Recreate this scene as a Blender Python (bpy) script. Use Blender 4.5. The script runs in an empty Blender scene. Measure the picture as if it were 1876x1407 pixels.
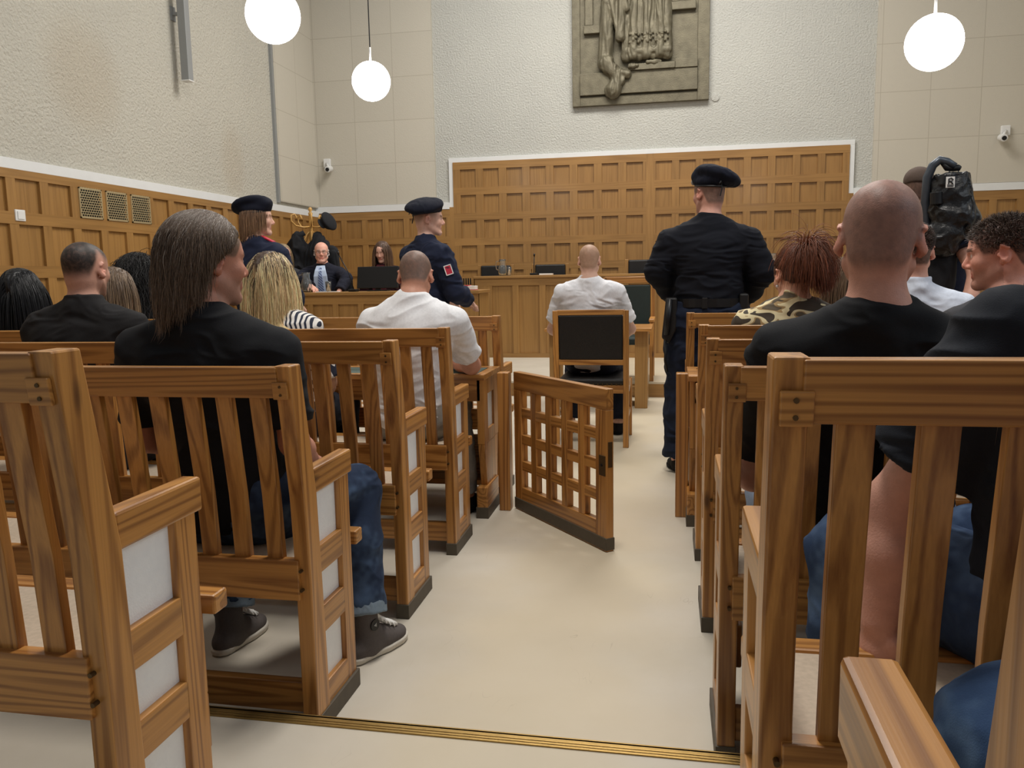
import bpy, math, random
import numpy as np
import openvdb as vdb
random.seed(7); RNG = np.random.RandomState(7)
S = bpy.context.scene
COL = S.collection

# ------------------------------------------------------------------ camera, world, light, exposure
CAM = bpy.data.cameras.new('camera'); cam = bpy.data.objects.new('camera', CAM); COL.objects.link(cam)
CAM.sensor_width = 36.0; CAM.sensor_fit = 'HORIZONTAL'; CAM.lens = 1483.18 * 36.0 / 1876.0
CAM.clip_start = 0.02; CAM.clip_end = 100
YAW, PITCH, ROLL = 0.191773, 0.132645, -0.018139
fw = np.array([-math.sin(YAW)*math.cos(PITCH), math.cos(YAW)*math.cos(PITCH), -math.sin(PITCH)])
r0 = np.array([math.cos(YAW), math.sin(YAW), 0.0]); u0 = np.cross(r0, fw)
rt = r0*math.cos(ROLL)+u0*math.sin(ROLL); up = -r0*math.sin(ROLL)+u0*math.cos(ROLL)
from mathutils import Matrix, Vector
cam.matrix_world = Matrix(((rt[0], up[0], -fw[0], 0.0), (rt[1], up[1], -fw[1], 0.0), (rt[2], up[2], -fw[2], 1.28), (0, 0, 0, 1)))
S.camera = cam

W = bpy.data.worlds.new('world'); S.world = W; W.use_nodes = True
W.node_tree.nodes['Background'].inputs[0].default_value = (0.86, 0.93, 1.0, 1)
W.node_tree.nodes['Background'].inputs[1].default_value = 0.24
S.view_settings.view_transform = 'Standard'; S.view_settings.look = 'None'
S.view_settings.gamma = 1.0; S.view_settings.use_curve_mapping = False
S.view_settings.exposure = -0.02
try:
    S.cycles.max_bounces = 6; S.cycles.diffuse_bounces = 3; S.cycles.glossy_bounces = 3; S.cycles.transparent_max_bounces = 8
    S.cycles.transmission_bounces = 6; S.cycles.caustics_reflective = False; S.cycles.caustics_refractive = False
    S.cycles.use_denoising = True; S.cycles.sample_clamp_indirect = 4.0
except Exception: pass

def area_light(name, loc, size, power, col, rot=(0, 0, 0), size_y=None):
    L = bpy.data.lights.new(name, 'AREA'); L.energy = power; L.color = col; L.size = size
    if size_y: L.shape = 'RECTANGLE'; L.size_y = size_y
    o = bpy.data.objects.new(name, L); COL.objects.link(o); o.location = loc; o.rotation_euler = rot
    return o
def point_light(name, loc, power, col, radius=0.2):
    L = bpy.data.lights.new(name, 'POINT'); L.energy = power; L.color = col; L.shadow_soft_size = radius
    o = bpy.data.objects.new(name, L); COL.objects.link(o); o.location = loc
    return o
# the hall's ceiling lighting, and an added bluish fill light from the right
area_light('ceiling_lighting', (-0.5, 9.5, 7.2), 4.0, 440, (1.0, 0.95, 0.88), size_y=2.0)
area_light('ceiling_lighting', (-0.4, 3.0, 6.8), 1.0, 230, (1.0, 0.94, 0.86))
area_light('side_fill', (7.5, 2.0, 5.5), 4.0, 120, (0.86, 0.93, 1.0), rot=(0, math.radians(62), 0), size_y=5.0)
# globes of the same kind as the visible ones, hanging nearer the viewer
for gx, gy in ((-2.9, 3.0), (2.0, 3.6)):
    point_light('globe_light', (gx, gy, 3.4), 26, (1.0, 0.95, 0.88))

# ------------------------------------------------------------------ materials
MATS = {}
def new_mat(name):
    m = bpy.data.materials.new(name); m.use_nodes = True
    nt = m.node_tree; b = nt.nodes['Principled BSDF']
    MATS[name] = m
    return m, nt, b
def lin(r, g, b):
    f = lambda c: (c/255/12.92) if c/255 <= 0.04045 else ((c/255+0.055)/1.055)**2.4
    return (f(r), f(g), f(b), 1.0)
def nd(nt, t, **kw):
    n = nt.nodes.new(t)
    for k, v in kw.items():
        if k.startswith('i_'):
            n.inputs[k[2:].replace('_', ' ')].default_value = v
        else: setattr(n, k, v)
    return n
def plain(name, c, rough=0.6, noise=0.08, scale=20, bump=0.0, metal=0.0, bscale=None, spec=0.4, sheen=0.0):
    m, nt, b = new_mat(name)
    tc = nd(nt, 'ShaderNodeTexCoord'); n = nd(nt, 'ShaderNodeTexNoise', i_Scale=scale, i_Detail=5.0)
    nt.links.new(tc.outputs['Object'], n.inputs['Vector'])
    mx = nd(nt, 'ShaderNodeMixRGB', blend_type='MIX')
    c = lin(*c)
    mx.inputs[1].default_value = tuple(max(0, x*(1-noise*2)) for x in c[:3])+(1,)
    mx.inputs[2].default_value = tuple(min(1, x*(1+noise*2)) for x in c[:3])+(1,)
    nt.links.new(n.outputs[0], mx.inputs[0]); nt.links.new(mx.outputs[0], b.inputs['Base Color'])
    b.inputs['Roughness'].default_value = rough; b.inputs['Metallic'].default_value = metal
    b.inputs['Specular IOR Level'].default_value = spec
    if sheen: b.inputs['Sheen Weight'].default_value = sheen
    if bump:
        n2 = nd(nt, 'ShaderNodeTexNoise', i_Scale=bscale or scale*4, i_Detail=3.0)
        nt.links.new(tc.outputs['Object'], n2.inputs['Vector'])
        bp = nd(nt, 'ShaderNodeBump', i_Strength=bump, i_Distance=0.01)
        nt.links.new(n2.outputs[0], bp.inputs['Height']); nt.links.new(bp.outputs[0], b.inputs['Normal'])
    return m
def wood(name, axis, light, dark, ringf=11.0, rough=0.38, knots=True, contrast=1.0, var=.1):
    """timber with growth rings running along the given axis, shifted from board to board"""
    m, nt, b = new_mat(name); L = nt.links.new
    tc = nd(nt, 'ShaderNodeTexCoord'); oi = nd(nt, 'ShaderNodeObjectInfo')
    at = nd(nt, 'ShaderNodeAttribute', attribute_name='rnd')
    ad = nd(nt, 'ShaderNodeMath', operation='ADD'); L(oi.outputs['Random'], ad.inputs[0]); L(at.outputs['Fac'], ad.inputs[1])
    mu = nd(nt, 'ShaderNodeMath', operation='MULTIPLY'); L(ad.outputs[0], mu.inputs[0]); mu.inputs[1].default_value = 23.7
    cb = nd(nt, 'ShaderNodeCombineXYZ')
    for i in range(3): L(mu.outputs[0], cb.inputs[i])
    va = nd(nt, 'ShaderNodeVectorMath', operation='ADD'); L(tc.outputs['Object'], va.inputs[0]); L(cb.outputs[0], va.inputs[1])
    def stretched(across, along):
        mp = nd(nt, 'ShaderNodeVectorMath', operation='MULTIPLY'); L(va.outputs[0], mp.inputs[0])
        v = [across]*3; v[axis] = along; mp.inputs[1].default_value = v
        return mp
    s1 = stretched(11, 0.45)
    n1 = nd(nt, 'ShaderNodeTexNoise', i_Scale=1.0, i_Detail=1.5, i_Roughness=0.4); L(s1.outputs[0], n1.inputs['Vector'])
    m1 = nd(nt, 'ShaderNodeMath', operation='MULTIPLY'); L(n1.outputs[0], m1.inputs[0]); m1.inputs[1].default_value = ringf*6.283
    sn = nd(nt, 'ShaderNodeMath', operation='SINE'); L(m1.outputs[0], sn.inputs[0])
    mr = nd(nt, 'ShaderNodeMapRange'); L(sn.outputs[0], mr.inputs[0]); mr.inputs[1].default_value = -0.2; mr.inputs[2].default_value = 1.0
    s2 = stretched(220, 4)
    n2 = nd(nt, 'ShaderNodeTexNoise', i_Scale=1.0, i_Detail=3.0); L(s2.outputs[0], n2.inputs['Vector'])
    s3 = stretched(3, 1.2)
    n3 = nd(nt, 'ShaderNodeTexNoise', i_Scale=1.0, i_Detail=2.0); L(s3.outputs[0], n3.inputs['Vector'])
    a1 = nd(nt, 'ShaderNodeMath', operation='MULTIPLY'); L(mr.outputs[0], a1.inputs[0]); a1.inputs[1].default_value = 0.38*contrast
    a2 = nd(nt, 'ShaderNodeMath', operation='MULTIPLY_ADD'); L(n2.outputs[0], a2.inputs[0]); a2.inputs[1].default_value = 0.45; L(a1.outputs[0], a2.inputs[2])
    a3 = nd(nt, 'ShaderNodeMath', operation='MULTIPLY_ADD'); L(n3.outputs[0], a3.inputs[0]); a3.inputs[1].default_value = 0.5; L(a2.outputs[0], a3.inputs[2])
    rp = nd(nt, 'ShaderNodeValToRGB'); L(a3.outputs[0], rp.inputs[0])
    rp.color_ramp.elements[0].position = 0.25; rp.color_ramp.elements[0].color = lin(*light)
    rp.color_ramp.elements[1].position = 1.05 if False else 1.0; rp.color_ramp.elements[1].color = lin(*dark)
    out = rp.outputs[0]
    if knots:
        s4 = stretched(7, 2.2)
        vo = nd(nt, 'ShaderNodeTexVoronoi', i_Scale=1.0); L(s4.outputs[0], vo.inputs['Vector'])
        k = nd(nt, 'ShaderNodeMapRange'); L(vo.outputs['Distance'], k.inputs[0]); k.inputs[1].default_value = 0.04; k.inputs[2].default_value = 0.10
        k.inputs[3].default_value = 0.75; k.inputs[4].default_value = 0.0
        mk = nd(nt, 'ShaderNodeMixRGB'); L(k.outputs[0], mk.inputs[0]); L(out, mk.inputs[1]); mk.inputs[2].default_value = lin(62, 34, 16)
        out = mk.outputs[0]
    hs = nd(nt, 'ShaderNodeHueSaturation'); L(out, hs.inputs['Color'])
    fr = nd(nt, 'ShaderNodeMath', operation='FRACT'); L(mu.outputs[0], fr.inputs[0])
    vr = nd(nt, 'ShaderNodeMapRange'); L(fr.outputs[0], vr.inputs[0]); vr.inputs[3].default_value = 1-var*1.2; vr.inputs[4].default_value = 1+var
    L(vr.outputs[0], hs.inputs['Value']); L(hs.outputs[0], b.inputs['Base Color'])
    b.inputs['Roughness'].default_value = rough; b.inputs['Specular IOR Level'].default_value = 0.5
    b.inputs['Coat Weight'].default_value = 0.22; b.inputs['Coat Roughness'].default_value = 0.18
    bp = nd(nt, 'ShaderNodeBump', i_Strength=0.12, i_Distance=0.002); L(n2.outputs[0], bp.inputs['Height']); L(bp.outputs[0], b.inputs['Normal'])
    return m
PL, PD = (204, 146, 76), (126, 78, 32)
PINE = [wood('pine_x', 0, PL, PD), wood('pine_y', 1, PL, PD), wood('pine_z', 2, PL, PD)]
OL, OD = (168, 126, 70), (124, 88, 44)
OAK = [wood('oak_x', 0, OL, OD, 5, 0.45, False, 0.5, .05), wood('oak_y', 1, OL, OD, 5, 0.45, False, 0.5, .05), wood('oak_z', 2, OL, OD, 5, 0.45, False, 0.5, .05)]
plain('white_panel', (246, 249, 252), 0.55, 0.02, 60, 0.15)
plain('kick_rubber', (84, 76, 64), 0.6, 0.1, 30)
plain('seat_board', (188, 172, 152), 0.7, 0.12, 90)
plain('felt', (84, 98, 92), 0.95, 0.05, 50)
plain('brass', (156, 128, 76), 0.42, 0.1, 40, metal=0.9)
plain('nickel', (214, 204, 168), 0.3, 0.08, 60, metal=0.7)
plain('iron', (96, 78, 54), 0.45, 0.1, 60, metal=0.8)
plain('black_leather', (26, 25, 25), 0.4, 0.15, 30, 0.2, bscale=300)
plain('black_plastic', (18, 18, 20), 0.4, 0.05)
plain('grey_metal', (150, 152, 152), 0.5, 0.03, 80, metal=0.2)
plain('dark_grey_metal', (78, 84, 92), 0.35, 0.05, 40, metal=0.5)
plain('white_plastic', (228, 228, 226), 0.45, 0.01)
plain('trim_white', (226, 228, 228), 0.6, 0.02, 8)
plain('bronze', (112, 106, 88), 0.55, 0.22, 9, 0.35, metal=0.35, bscale=60)
plain('dark_cloth', (24, 25, 29), 0.9, 0.1, 30, 0.2, bscale=200)
plain('white_paper', (232, 230, 226), 0.7, 0.02)
plain('red_paper', (186, 40, 62), 0.6, 0.02)
plain('bentwood', (204, 160, 92), 0.35, 0.12, 12)
def painted_wall(name, c, rough, bump, bscale, stains=False):
    m, nt, b = new_mat(name); L = nt.links.new
    tc = nd(nt, 'ShaderNodeTexCoord'); n = nd(nt, 'ShaderNodeTexNoise', i_Scale=1.3, i_Detail=5.0); L(tc.outputs['Object'], n.inputs['Vector'])
    mx = nd(nt, 'ShaderNodeMixRGB'); c = lin(*c); L(n.outputs[0], mx.inputs[0])
    mx.inputs[1].default_value = (c[0]*.93, c[1]*.93, c[2]*.93, 1); mx.inputs[2].default_value = (min(1, c[0]*1.07), min(1, c[1]*1.07), min(1, c[2]*1.05), 1)
    out = mx.outputs[0]
    if stains:   # two brownish rub marks
        sp = nd(nt, 'ShaderNodeSeparateXYZ'); L(tc.outputs['Object'], sp.inputs[0])
        for (sy, sz, ry, rz, amt) in ((7.55, 3.35, .55, .55, .20), (10.35, 2.85, .3, .5, .17)):
            a = nd(nt, 'ShaderNodeMath', operation='SUBTRACT'); L(sp.outputs[1], a.inputs[0]); a.inputs[1].default_value = sy
            a2 = nd(nt, 'ShaderNodeMath', operation='DIVIDE'); L(a.outputs[0], a2.inputs[0]); a2.inputs[1].default_value = ry
            a3 = nd(nt, 'ShaderNodeMath', operation='POWER'); L(a2.outputs[0], a3.inputs[0]); a3.inputs[1].default_value = 2
            d = nd(nt, 'ShaderNodeMath', operation='SUBTRACT'); L(sp.outputs[2], d.inputs[0]); d.inputs[1].default_value = sz
            d2 = nd(nt, 'ShaderNodeMath', operation='DIVIDE'); L(d.outputs[0], d2.inputs[0]); d2.inputs[1].default_value = rz
            d3 = nd(nt, 'ShaderNodeMath', operation='POWER'); L(d2.outputs[0], d3.inputs[0]); d3.inputs[1].default_value = 2
            e = nd(nt, 'ShaderNodeMath', operation='ADD'); L(a3.outputs[0], e.inputs[0]); L(d3.outputs[0], e.inputs[1])
            f = nd(nt, 'ShaderNodeMapRange', interpolation_type='SMOOTHSTEP'); L(e.outputs[0], f.inputs[0]); f.inputs[1].default_value = 0.0; f.inputs[2].default_value = 1.6
            f.inputs[3].default_value = amt; f.inputs[4].default_value = 0
            g = nd(nt, 'ShaderNodeMixRGB'); L(f.outputs[0], g.inputs[0]); L(out, g.inputs[1]); g.inputs[2].default_value = lin(170, 140, 95); out = g.outputs[0]
    L(out, b.inputs['Base Color']); b.inputs['Roughness'].default_value = rough
    n2 = nd(nt, 'ShaderNodeTexNoise', i_Scale=bscale, i_Detail=4.0, i_Roughness=0.6); L(tc.outputs['Object'], n2.inputs['Vector'])
    bp = nd(nt, 'ShaderNodeBump', i_Strength=bump, i_Distance=0.03); L(n2.outputs[0], bp.inputs['Height']); L(bp.outputs[0], b.inputs['Normal'])
    return m
painted_wall('rough_plaster', (202, 198, 186), 0.9, 1.0, 34, True)
painted_wall('rough_plaster_back', (198, 198, 192), 0.9, 0.8, 38)
def tile_wall():
    m, nt, b = new_mat('acoustic_panels'); L = nt.links.new
    tc = nd(nt, 'ShaderNodeTexCoord'); sp = nd(nt, 'ShaderNodeSeparateXYZ'); L(tc.outputs['Object'], sp.inputs[0])
    ad = nd(nt, 'ShaderNodeMath', operation='ADD'); L(sp.outputs[0], ad.inputs[0]); L(sp.outputs[1], ad.inputs[1])
    ao = nd(nt, 'ShaderNodeMath', operation='ADD'); L(ad.outputs[0], ao.inputs[0]); ao.inputs[1].default_value = -.53
    az = nd(nt, 'ShaderNodeMath', operation='ADD'); L(sp.outputs[2], az.inputs[0]); az.inputs[1].default_value = -.46
    cb = nd(nt, 'ShaderNodeCombineXYZ'); L(ao.outputs[0], cb.inputs[0]); L(az.outputs[0], cb.inputs[1])
    br = nd(nt, 'ShaderNodeTexBrick', offset=0.0, squash=1.0); L(cb.outputs[0], br.inputs['Vector'])
    br.inputs['Scale'].default_value = 1.0; br.inputs['Mortar Size'].default_value = 0.006; br.inputs['Mortar Smooth'].default_value = 0.3
    br.inputs['Brick Width'].default_value = 0.67; br.inputs['Row Height'].default_value = 0.67; br.inputs['Bias'].default_value = 0
    br.inputs['Color1'].default_value = lin(200, 194, 180); br.inputs['Color2'].default_value = lin(197, 191, 177); br.inputs['Mortar'].default_value = lin(180, 173, 158)
    L(br.outputs[0], b.inputs['Base Color']); b.inputs['Roughness'].default_value = 0.8
    n2 = nd(nt, 'ShaderNodeTexNoise', i_Scale=70, i_Detail=3.0); L(tc.outputs['Object'], n2.inputs['Vector'])
    bp = nd(nt, 'ShaderNodeBump', i_Strength=0.25, i_Distance=0.01); L(n2.outputs[0], bp.inputs['Height']); L(bp.outputs[0], b.inputs['Normal'])
tile_wall()
def lino():
    m, nt, b = new_mat('linoleum'); L = nt.links.new
    tc = nd(nt, 'ShaderNodeTexCoord')
    n = nd(nt, 'ShaderNodeTexNoise', i_Scale=1.6, i_Detail=6.0, i_Roughness=0.6); L(tc.outputs['Object'], n.inputs['Vector'])
    rp = nd(nt, 'ShaderNodeValToRGB'); L(n.outputs[0], rp.inputs[0])
    rp.color_ramp.elements[0].position = .3; rp.color_ramp.elements[0].color = lin(190, 182, 166)
    rp.color_ramp.elements[1].position = .7; rp.color_ramp.elements[1].color = lin(205, 198, 185)
    # warm light along the aisle, put into the floor colour
    sp = nd(nt, 'ShaderNodeSeparateXYZ'); L(tc.outputs['Object'], sp.inputs[0])
    a = nd(nt, 'ShaderNodeMath', operation='ADD'); L(sp.outputs[0], a.inputs[0]); a.inputs[1].default_value = 0.38
    a2 = nd(nt, 'ShaderNodeMath', operation='ABSOLUTE'); L(a.outputs[0], a2.inputs[0])
    nn = nd(nt, 'ShaderNodeTexNoise', i_Scale=2.6, i_Detail=4.0); L(tc.outputs['Object'], nn.inputs['Vector'])
    a3 = nd(nt, 'ShaderNodeMath', operation='MULTIPLY_ADD'); L(nn.outputs[0], a3.inputs[0]); a3.inputs[1].default_value = 0.5; L(a2.outputs[0], a3.inputs[2])
    mr = nd(nt, 'ShaderNodeMapRange', interpolation_type='SMOOTHSTEP'); L(a3.outputs[0], mr.inputs[0]); mr.inputs[1].default_value = .35; mr.inputs[2].default_value = .85; mr.inputs[3].default_value = .55; mr.inputs[4].default_value = 0
    mx = nd(nt, 'ShaderNodeMixRGB'); L(mr.outputs[0], mx.inputs[0]); L(rp.outputs[0], mx.inputs[1]); mx.inputs[2].default_value = lin(208, 192, 160)
    # scuffs
    mp = nd(nt, 'ShaderNodeVectorMath', operation='MULTIPLY'); L(tc.outputs['Object'], mp.inputs[0]); mp.inputs[1].default_value = (7, 2.2, 1)
    vo = nd(nt, 'ShaderNodeTexNoise', i_Scale=1.4, i_Detail=1.0, i_Distortion=1.5); L(mp.outputs[0], vo.inputs['Vector'])
    s = nd(nt, 'ShaderNodeMath', operation='SUBTRACT'); L(vo.outputs[0], s.inputs[0]); s.inputs[1].default_value = .5
    s2 = nd(nt, 'ShaderNodeMath', operation='ABSOLUTE'); L(s.outputs[0], s2.inputs[0])
    s3 = nd(nt, 'ShaderNodeMapRange'); L(s2.outputs[0], s3.inputs[0]); s3.inputs[1].default_value = 0; s3.inputs[2].default_value = .006; s3.inputs[3].default_value = 1; s3.inputs[4].default_value = 0
    ms = nd(nt, 'ShaderNodeTexNoise', i_Scale=5.0, i_Detail=2.0); L(tc.outputs['Object'], ms.inputs['Vector'])
    s4 = nd(nt, 'ShaderNodeMapRange'); L(ms.outputs[0], s4.inputs[0]); s4.inputs[1].default_value = .6; s4.inputs[2].default_value = .72; s4.inputs[3].default_value = 0; s4.inputs[4].default_value = .35
    s5 = nd(nt, 'ShaderNodeMath', operation='MULTIPLY'); L(s3.outputs[0], s5.inputs[0]); L(s4.outputs[0], s5.inputs[1])
    m2 = nd(nt, 'ShaderNodeMixRGB'); L(s5.outputs[0], m2.inputs[0]); L(mx.outputs[0], m2.inputs[1]); m2.inputs[2].default_value = lin(120, 105, 85)
    L(m2.outputs[0], b.inputs['Base Color']); b.inputs['Roughness'].default_value = 0.42; b.inputs['Specular IOR Level'].default_value = 0.3
lino()
def vcol_mat(name, rough, sss=0.0, bump=0.0, bscale=300, spec=0.4, noise=0.0, nscale=60):
    m, nt, b = new_mat(name); L = nt.links.new
    at = nd(nt, 'ShaderNodeAttribute', attribute_name='Col'); out = at.outputs['Color']
    tc = nd(nt, 'ShaderNodeTexCoord')
    if noise:
        n = nd(nt, 'ShaderNodeTexNoise', i_Scale=nscale, i_Detail=4.0); L(tc.outputs['Object'], n.inputs['Vector'])
        mr = nd(nt, 'ShaderNodeMapRange'); L(n.outputs[0], mr.inputs[0]); mr.inputs[1].default_value = .3; mr.inputs[2].default_value = .7; mr.inputs[3].default_value = 1-noise; mr.inputs[4].default_value = 1+noise
        hs = nd(nt, 'ShaderNodeHueSaturation'); L(out, hs.inputs['Color']); L(mr.outputs[0], hs.inputs['Value']); out = hs.outputs[0]
    L(out, b.inputs['Base Color']); b.inputs['Roughness'].default_value = rough; b.inputs['Specular IOR Level'].default_value = spec
    if sss:
        b.inputs['Subsurface Weight'].default_value = sss; b.inputs['Subsurface Radius'].default_value = (0.01, 0.004, 0.002); b.inputs['Subsurface Scale'].default_value = 0.5
    if bump:
        n2 = nd(nt, 'ShaderNodeTexNoise', i_Scale=bscale, i_Detail=3.0); L(tc.outputs['Object'], n2.inputs['Vector'])
        bp = nd(nt, 'ShaderNodeBump', i_Strength=bump, i_Distance=0.003); L(n2.outputs[0], bp.inputs['Height']); L(bp.outputs[0], b.inputs['Normal'])
    return m
vcol_mat('skin', 0.5, 0.0, 0.25, 260, 0.35, 0.06, 50)
vcol_mat('hair', 0.45, spec=0.5)
vcol_mat('cloth', 0.85, 0, 0.25, 500, 0.2, 0.06, 90)
def emit(name, c, s):
    m, nt, b = new_mat(name); b.inputs['Base Color'].default_value = (.9, .9, .9, 1)
    b.inputs['Emission Color'].default_value = c; b.inputs['Emission Strength'].default_value = s
emit('globe_glow', (1.0, 0.965, 0.91, 1), 9.0)
def glass():
    m, nt, b = new_mat('clear_glass'); b.inputs['Base Color'].default_value = (.95, .98, .97, 1)
    b.inputs['Transmission Weight'].default_value = 0.92; b.inputs['Roughness'].default_value = 0.03; b.inputs['IOR'].default_value = 1.3
glass()
def striped_cloth():
    m, nt, b = new_mat('striped_cloth'); L = nt.links.new
    tc = nd(nt, 'ShaderNodeTexCoord'); w = nd(nt, 'ShaderNodeTexWave', wave_type='BANDS', bands_direction='X', i_Scale=17.0, i_Distortion=2.2, i_Detail=1.0); w.inputs['Detail Scale'].default_value = .35
    mp = nd(nt, 'ShaderNodeMapping'); mp.inputs['Rotation'].default_value = (0, 0.35, 0.3); L(tc.outputs['Object'], mp.inputs[0]); L(mp.outputs[0], w.inputs['Vector'])
    rp = nd(nt, 'ShaderNodeValToRGB'); L(w.outputs[0], rp.inputs[0]); rp.color_ramp.interpolation = 'CONSTANT'
    rp.color_ramp.elements[0].color = lin(30, 36, 56); rp.color_ramp.elements[1].position = .42; rp.color_ramp.elements[1].color = lin(232, 228, 222)
    L(rp.outputs[0], b.inputs['Base Color']); b.inputs['Roughness'].default_value = .8
striped_cloth()
def camo_cloth():
    m, nt, b = new_mat('camouflage_cloth'); L = nt.links.new
    tc = nd(nt, 'ShaderNodeTexCoord'); mp = nd(nt, 'ShaderNodeMapping'); mp.inputs['Rotation'].default_value = (0, .5, .4); mp.inputs['Scale'].default_value = (8, 11, 15)
    L(tc.outputs['Object'], mp.inputs[0]); n = nd(nt, 'ShaderNodeTexNoise', i_Scale=1.0, i_Detail=1.2, i_Distortion=.7); L(mp.outputs[0], n.inputs['Vector'])
    rp = nd(nt, 'ShaderNodeValToRGB'); L(n.outputs[0], rp.inputs[0]); rp.color_ramp.interpolation = 'CONSTANT'
    rp.color_ramp.elements[0].color = lin(64, 54, 42); rp.color_ramp.elements[1].position = .50; rp.color_ramp.elements[1].color = lin(226, 212, 170)
    e = rp.color_ramp.elements.new(.6); e.color = lin(168, 140, 96); e = rp.color_ramp.elements.new(.64); e.color = lin(92, 80, 62)
    L(rp.outputs[0], b.inputs['Base Color']); b.inputs['Roughness'].default_value = .8
camo_cloth()
def tie_cloth():
    m, nt, b = new_mat('striped_tie'); L = nt.links.new
    tc = nd(nt, 'ShaderNodeTexCoord'); mp = nd(nt, 'ShaderNodeMapping'); mp.inputs['Rotation'].default_value = (0, .8, 0); L(tc.outputs['Object'], mp.inputs[0])
    w = nd(nt, 'ShaderNodeTexWave', i_Scale=14.0); L(mp.outputs[0], w.inputs['Vector'])
    rp = nd(nt, 'ShaderNodeValToRGB'); L(w.outputs[0], rp.inputs[0]); rp.color_ramp.elements[0].color = lin(52, 68, 112); rp.color_ramp.elements[1].color = lin(150, 166, 200)
    L(rp.outputs[0], b.inputs['Base Color'])
tie_cloth()

# ------------------------------------------------------------------ mesh building
class MB:
    def __init__(s): s.v = []; s.f = []; s.m = []; s.r = []
    def _add(s, vs, fs, mat=0, rnd=None):
        o = len(s.v); s.v += [tuple(map(float, p)) for p in vs]; r = random.random() if rnd is None else rnd
        for f in fs: s.f.append(tuple(o+i for i in f)); s.m.append(mat); s.r.append(r)
    def box(s, a, b, mat=0, rnd=None):
        x0, x1 = sorted((a[0], b[0])); y0, y1 = sorted((a[1], b[1])); z0, z1 = sorted((a[2], b[2]))
        s._add([(x0,y0,z0),(x1,y0,z0),(x1,y1,z0),(x0,y1,z0),(x0,y0,z1),(x1,y0,z1),(x1,y1,z1),(x0,y1,z1)],
               [(0,3,2,1),(4,5,6,7),(0,1,5,4),(1,2,6,5),(2,3,7,6),(3,0,4,7)], mat, rnd); return s
    def prism(s, poly, axis, lo, hi, mat=0):
        """extrude a polygon (2-D, given in the two other axes in order) along an axis"""
        n = len(poly); vs = []
        ar = sum(poly[i][0]*poly[(i+1) % n][1]-poly[(i+1) % n][0]*poly[i][1] for i in range(n))
        if (ar < 0) != (axis == 1): poly = poly[::-1]
        for h in (lo, hi):
            for p in poly:
                q = list(p); q.insert(axis, h); vs.append(q)
        fs = [tuple(range(n))[::-1], tuple(range(n, 2*n))]+[(i, (i+1) % n, n+(i+1) % n, n+i) for i in range(n)]
        s._add(vs, fs, mat); return s
    def obox(s, c, ax, ay, az, mat=0):
        c, ax, ay, az = map(np.array, (c, ax, ay, az)); vs = []
        for k in (-1, 1):
            for i, j in ((-1,-1),(1,-1),(1,1),(-1,1)): vs.append(c+i*ax+j*ay+k*az)
        s._add(vs, [(0,3,2,1),(4,5,6,7),(0,1,5,4),(1,2,6,5),(2,3,7,6),(3,0,4,7)], mat); return s
    def tube(s, pts, r, seg=8, mat=0, sq=1.0):
        pts = [np.array(p, float) for p in pts]; n = len(pts); rs = r if hasattr(r, '__len__') else [r]*n; vs = []
        prev = None
        for i, p in enumerate(pts):
            t = pts[min(i+1, n-1)]-pts[max(i-1, 0)]; t /= np.linalg.norm(t)+1e-9
            if prev is None:
                a = np.array([0, 0, 1.0]) if abs(t[2]) < .9 else np.array([1.0, 0, 0]); u = np.cross(t, a)
            else: u = prev-t*(prev@t)
            u /= np.linalg.norm(u)+1e-9; prev = u; w = np.cross(t, u)
            for k in range(seg):
                a = 2*math.pi*k/seg; vs.append(p+rs[i]*(u*math.cos(a)+w*math.sin(a)*sq))
        fs = [(i*seg+k, i*seg+(k+1) % seg, (i+1)*seg+(k+1) % seg, (i+1)*seg+k) for i in range(n-1) for k in range(seg)]
        fs += [tuple(range(seg))[::-1], tuple((n-1)*seg+k for k in range(seg))]
        s._add(vs, fs, mat); return s
    def lathe(s, prof, c=(0, 0, 0), seg=24, mat=0):
        vs = []; n = len(prof)
        for r, z in prof:
            for k in range(seg):
                a = 2*math.pi*k/seg; vs.append((c[0]+r*math.cos(a), c[1]+r*math.sin(a), c[2]+z))
        fs = [(i*seg+k, i*seg+(k+1) % seg, (i+1)*seg+(k+1) % seg, (i+1)*seg+k) for i in range(n-1) for k in range(seg)]
        s._add(vs, fs, mat); return s
    def sphere(s, c, r, seg=20, mat=0):
        r = r if hasattr(r, '__len__') else (r, r, r); vs = []; n = seg//2
        for i in range(n+1):
            t = math.pi*i/n
            for k in range(seg):
                a = 2*math.pi*k/seg; vs.append((c[0]+r[0]*math.sin(t)*math.cos(a), c[1]+r[1]*math.sin(t)*math.sin(a), c[2]-r[2]*math.cos(t)))
        fs = [(i*seg+k, i*seg+(k+1) % seg, (i+1)*seg+(k+1) % seg, (i+1)*seg+k) for i in range(n) for k in range(seg)]
        s._add(vs, fs, mat); return s
    def mesh(s, name):
        me = bpy.data.meshes.new(name); me.from_pydata(s.v, [], s.f)
        me.polygons.foreach_set('material_index', s.m)
        at = me.attributes.new('rnd', 'FLOAT', 'FACE'); at.data.foreach_set('value', s.r); me.validate(); me.update(); return me
def mats_of(m):
    return [MATS[x] if isinstance(x, str) else x for x in (m if isinstance(m, (list, tuple)) else [m])]
def tag(o, label=None, cat=None, group=None, kind=None):
    if label: o['label'] = label
    if cat: o['category'] = cat
    if group: o['group'] = group
    if kind: o['kind'] = kind
    return o
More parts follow.
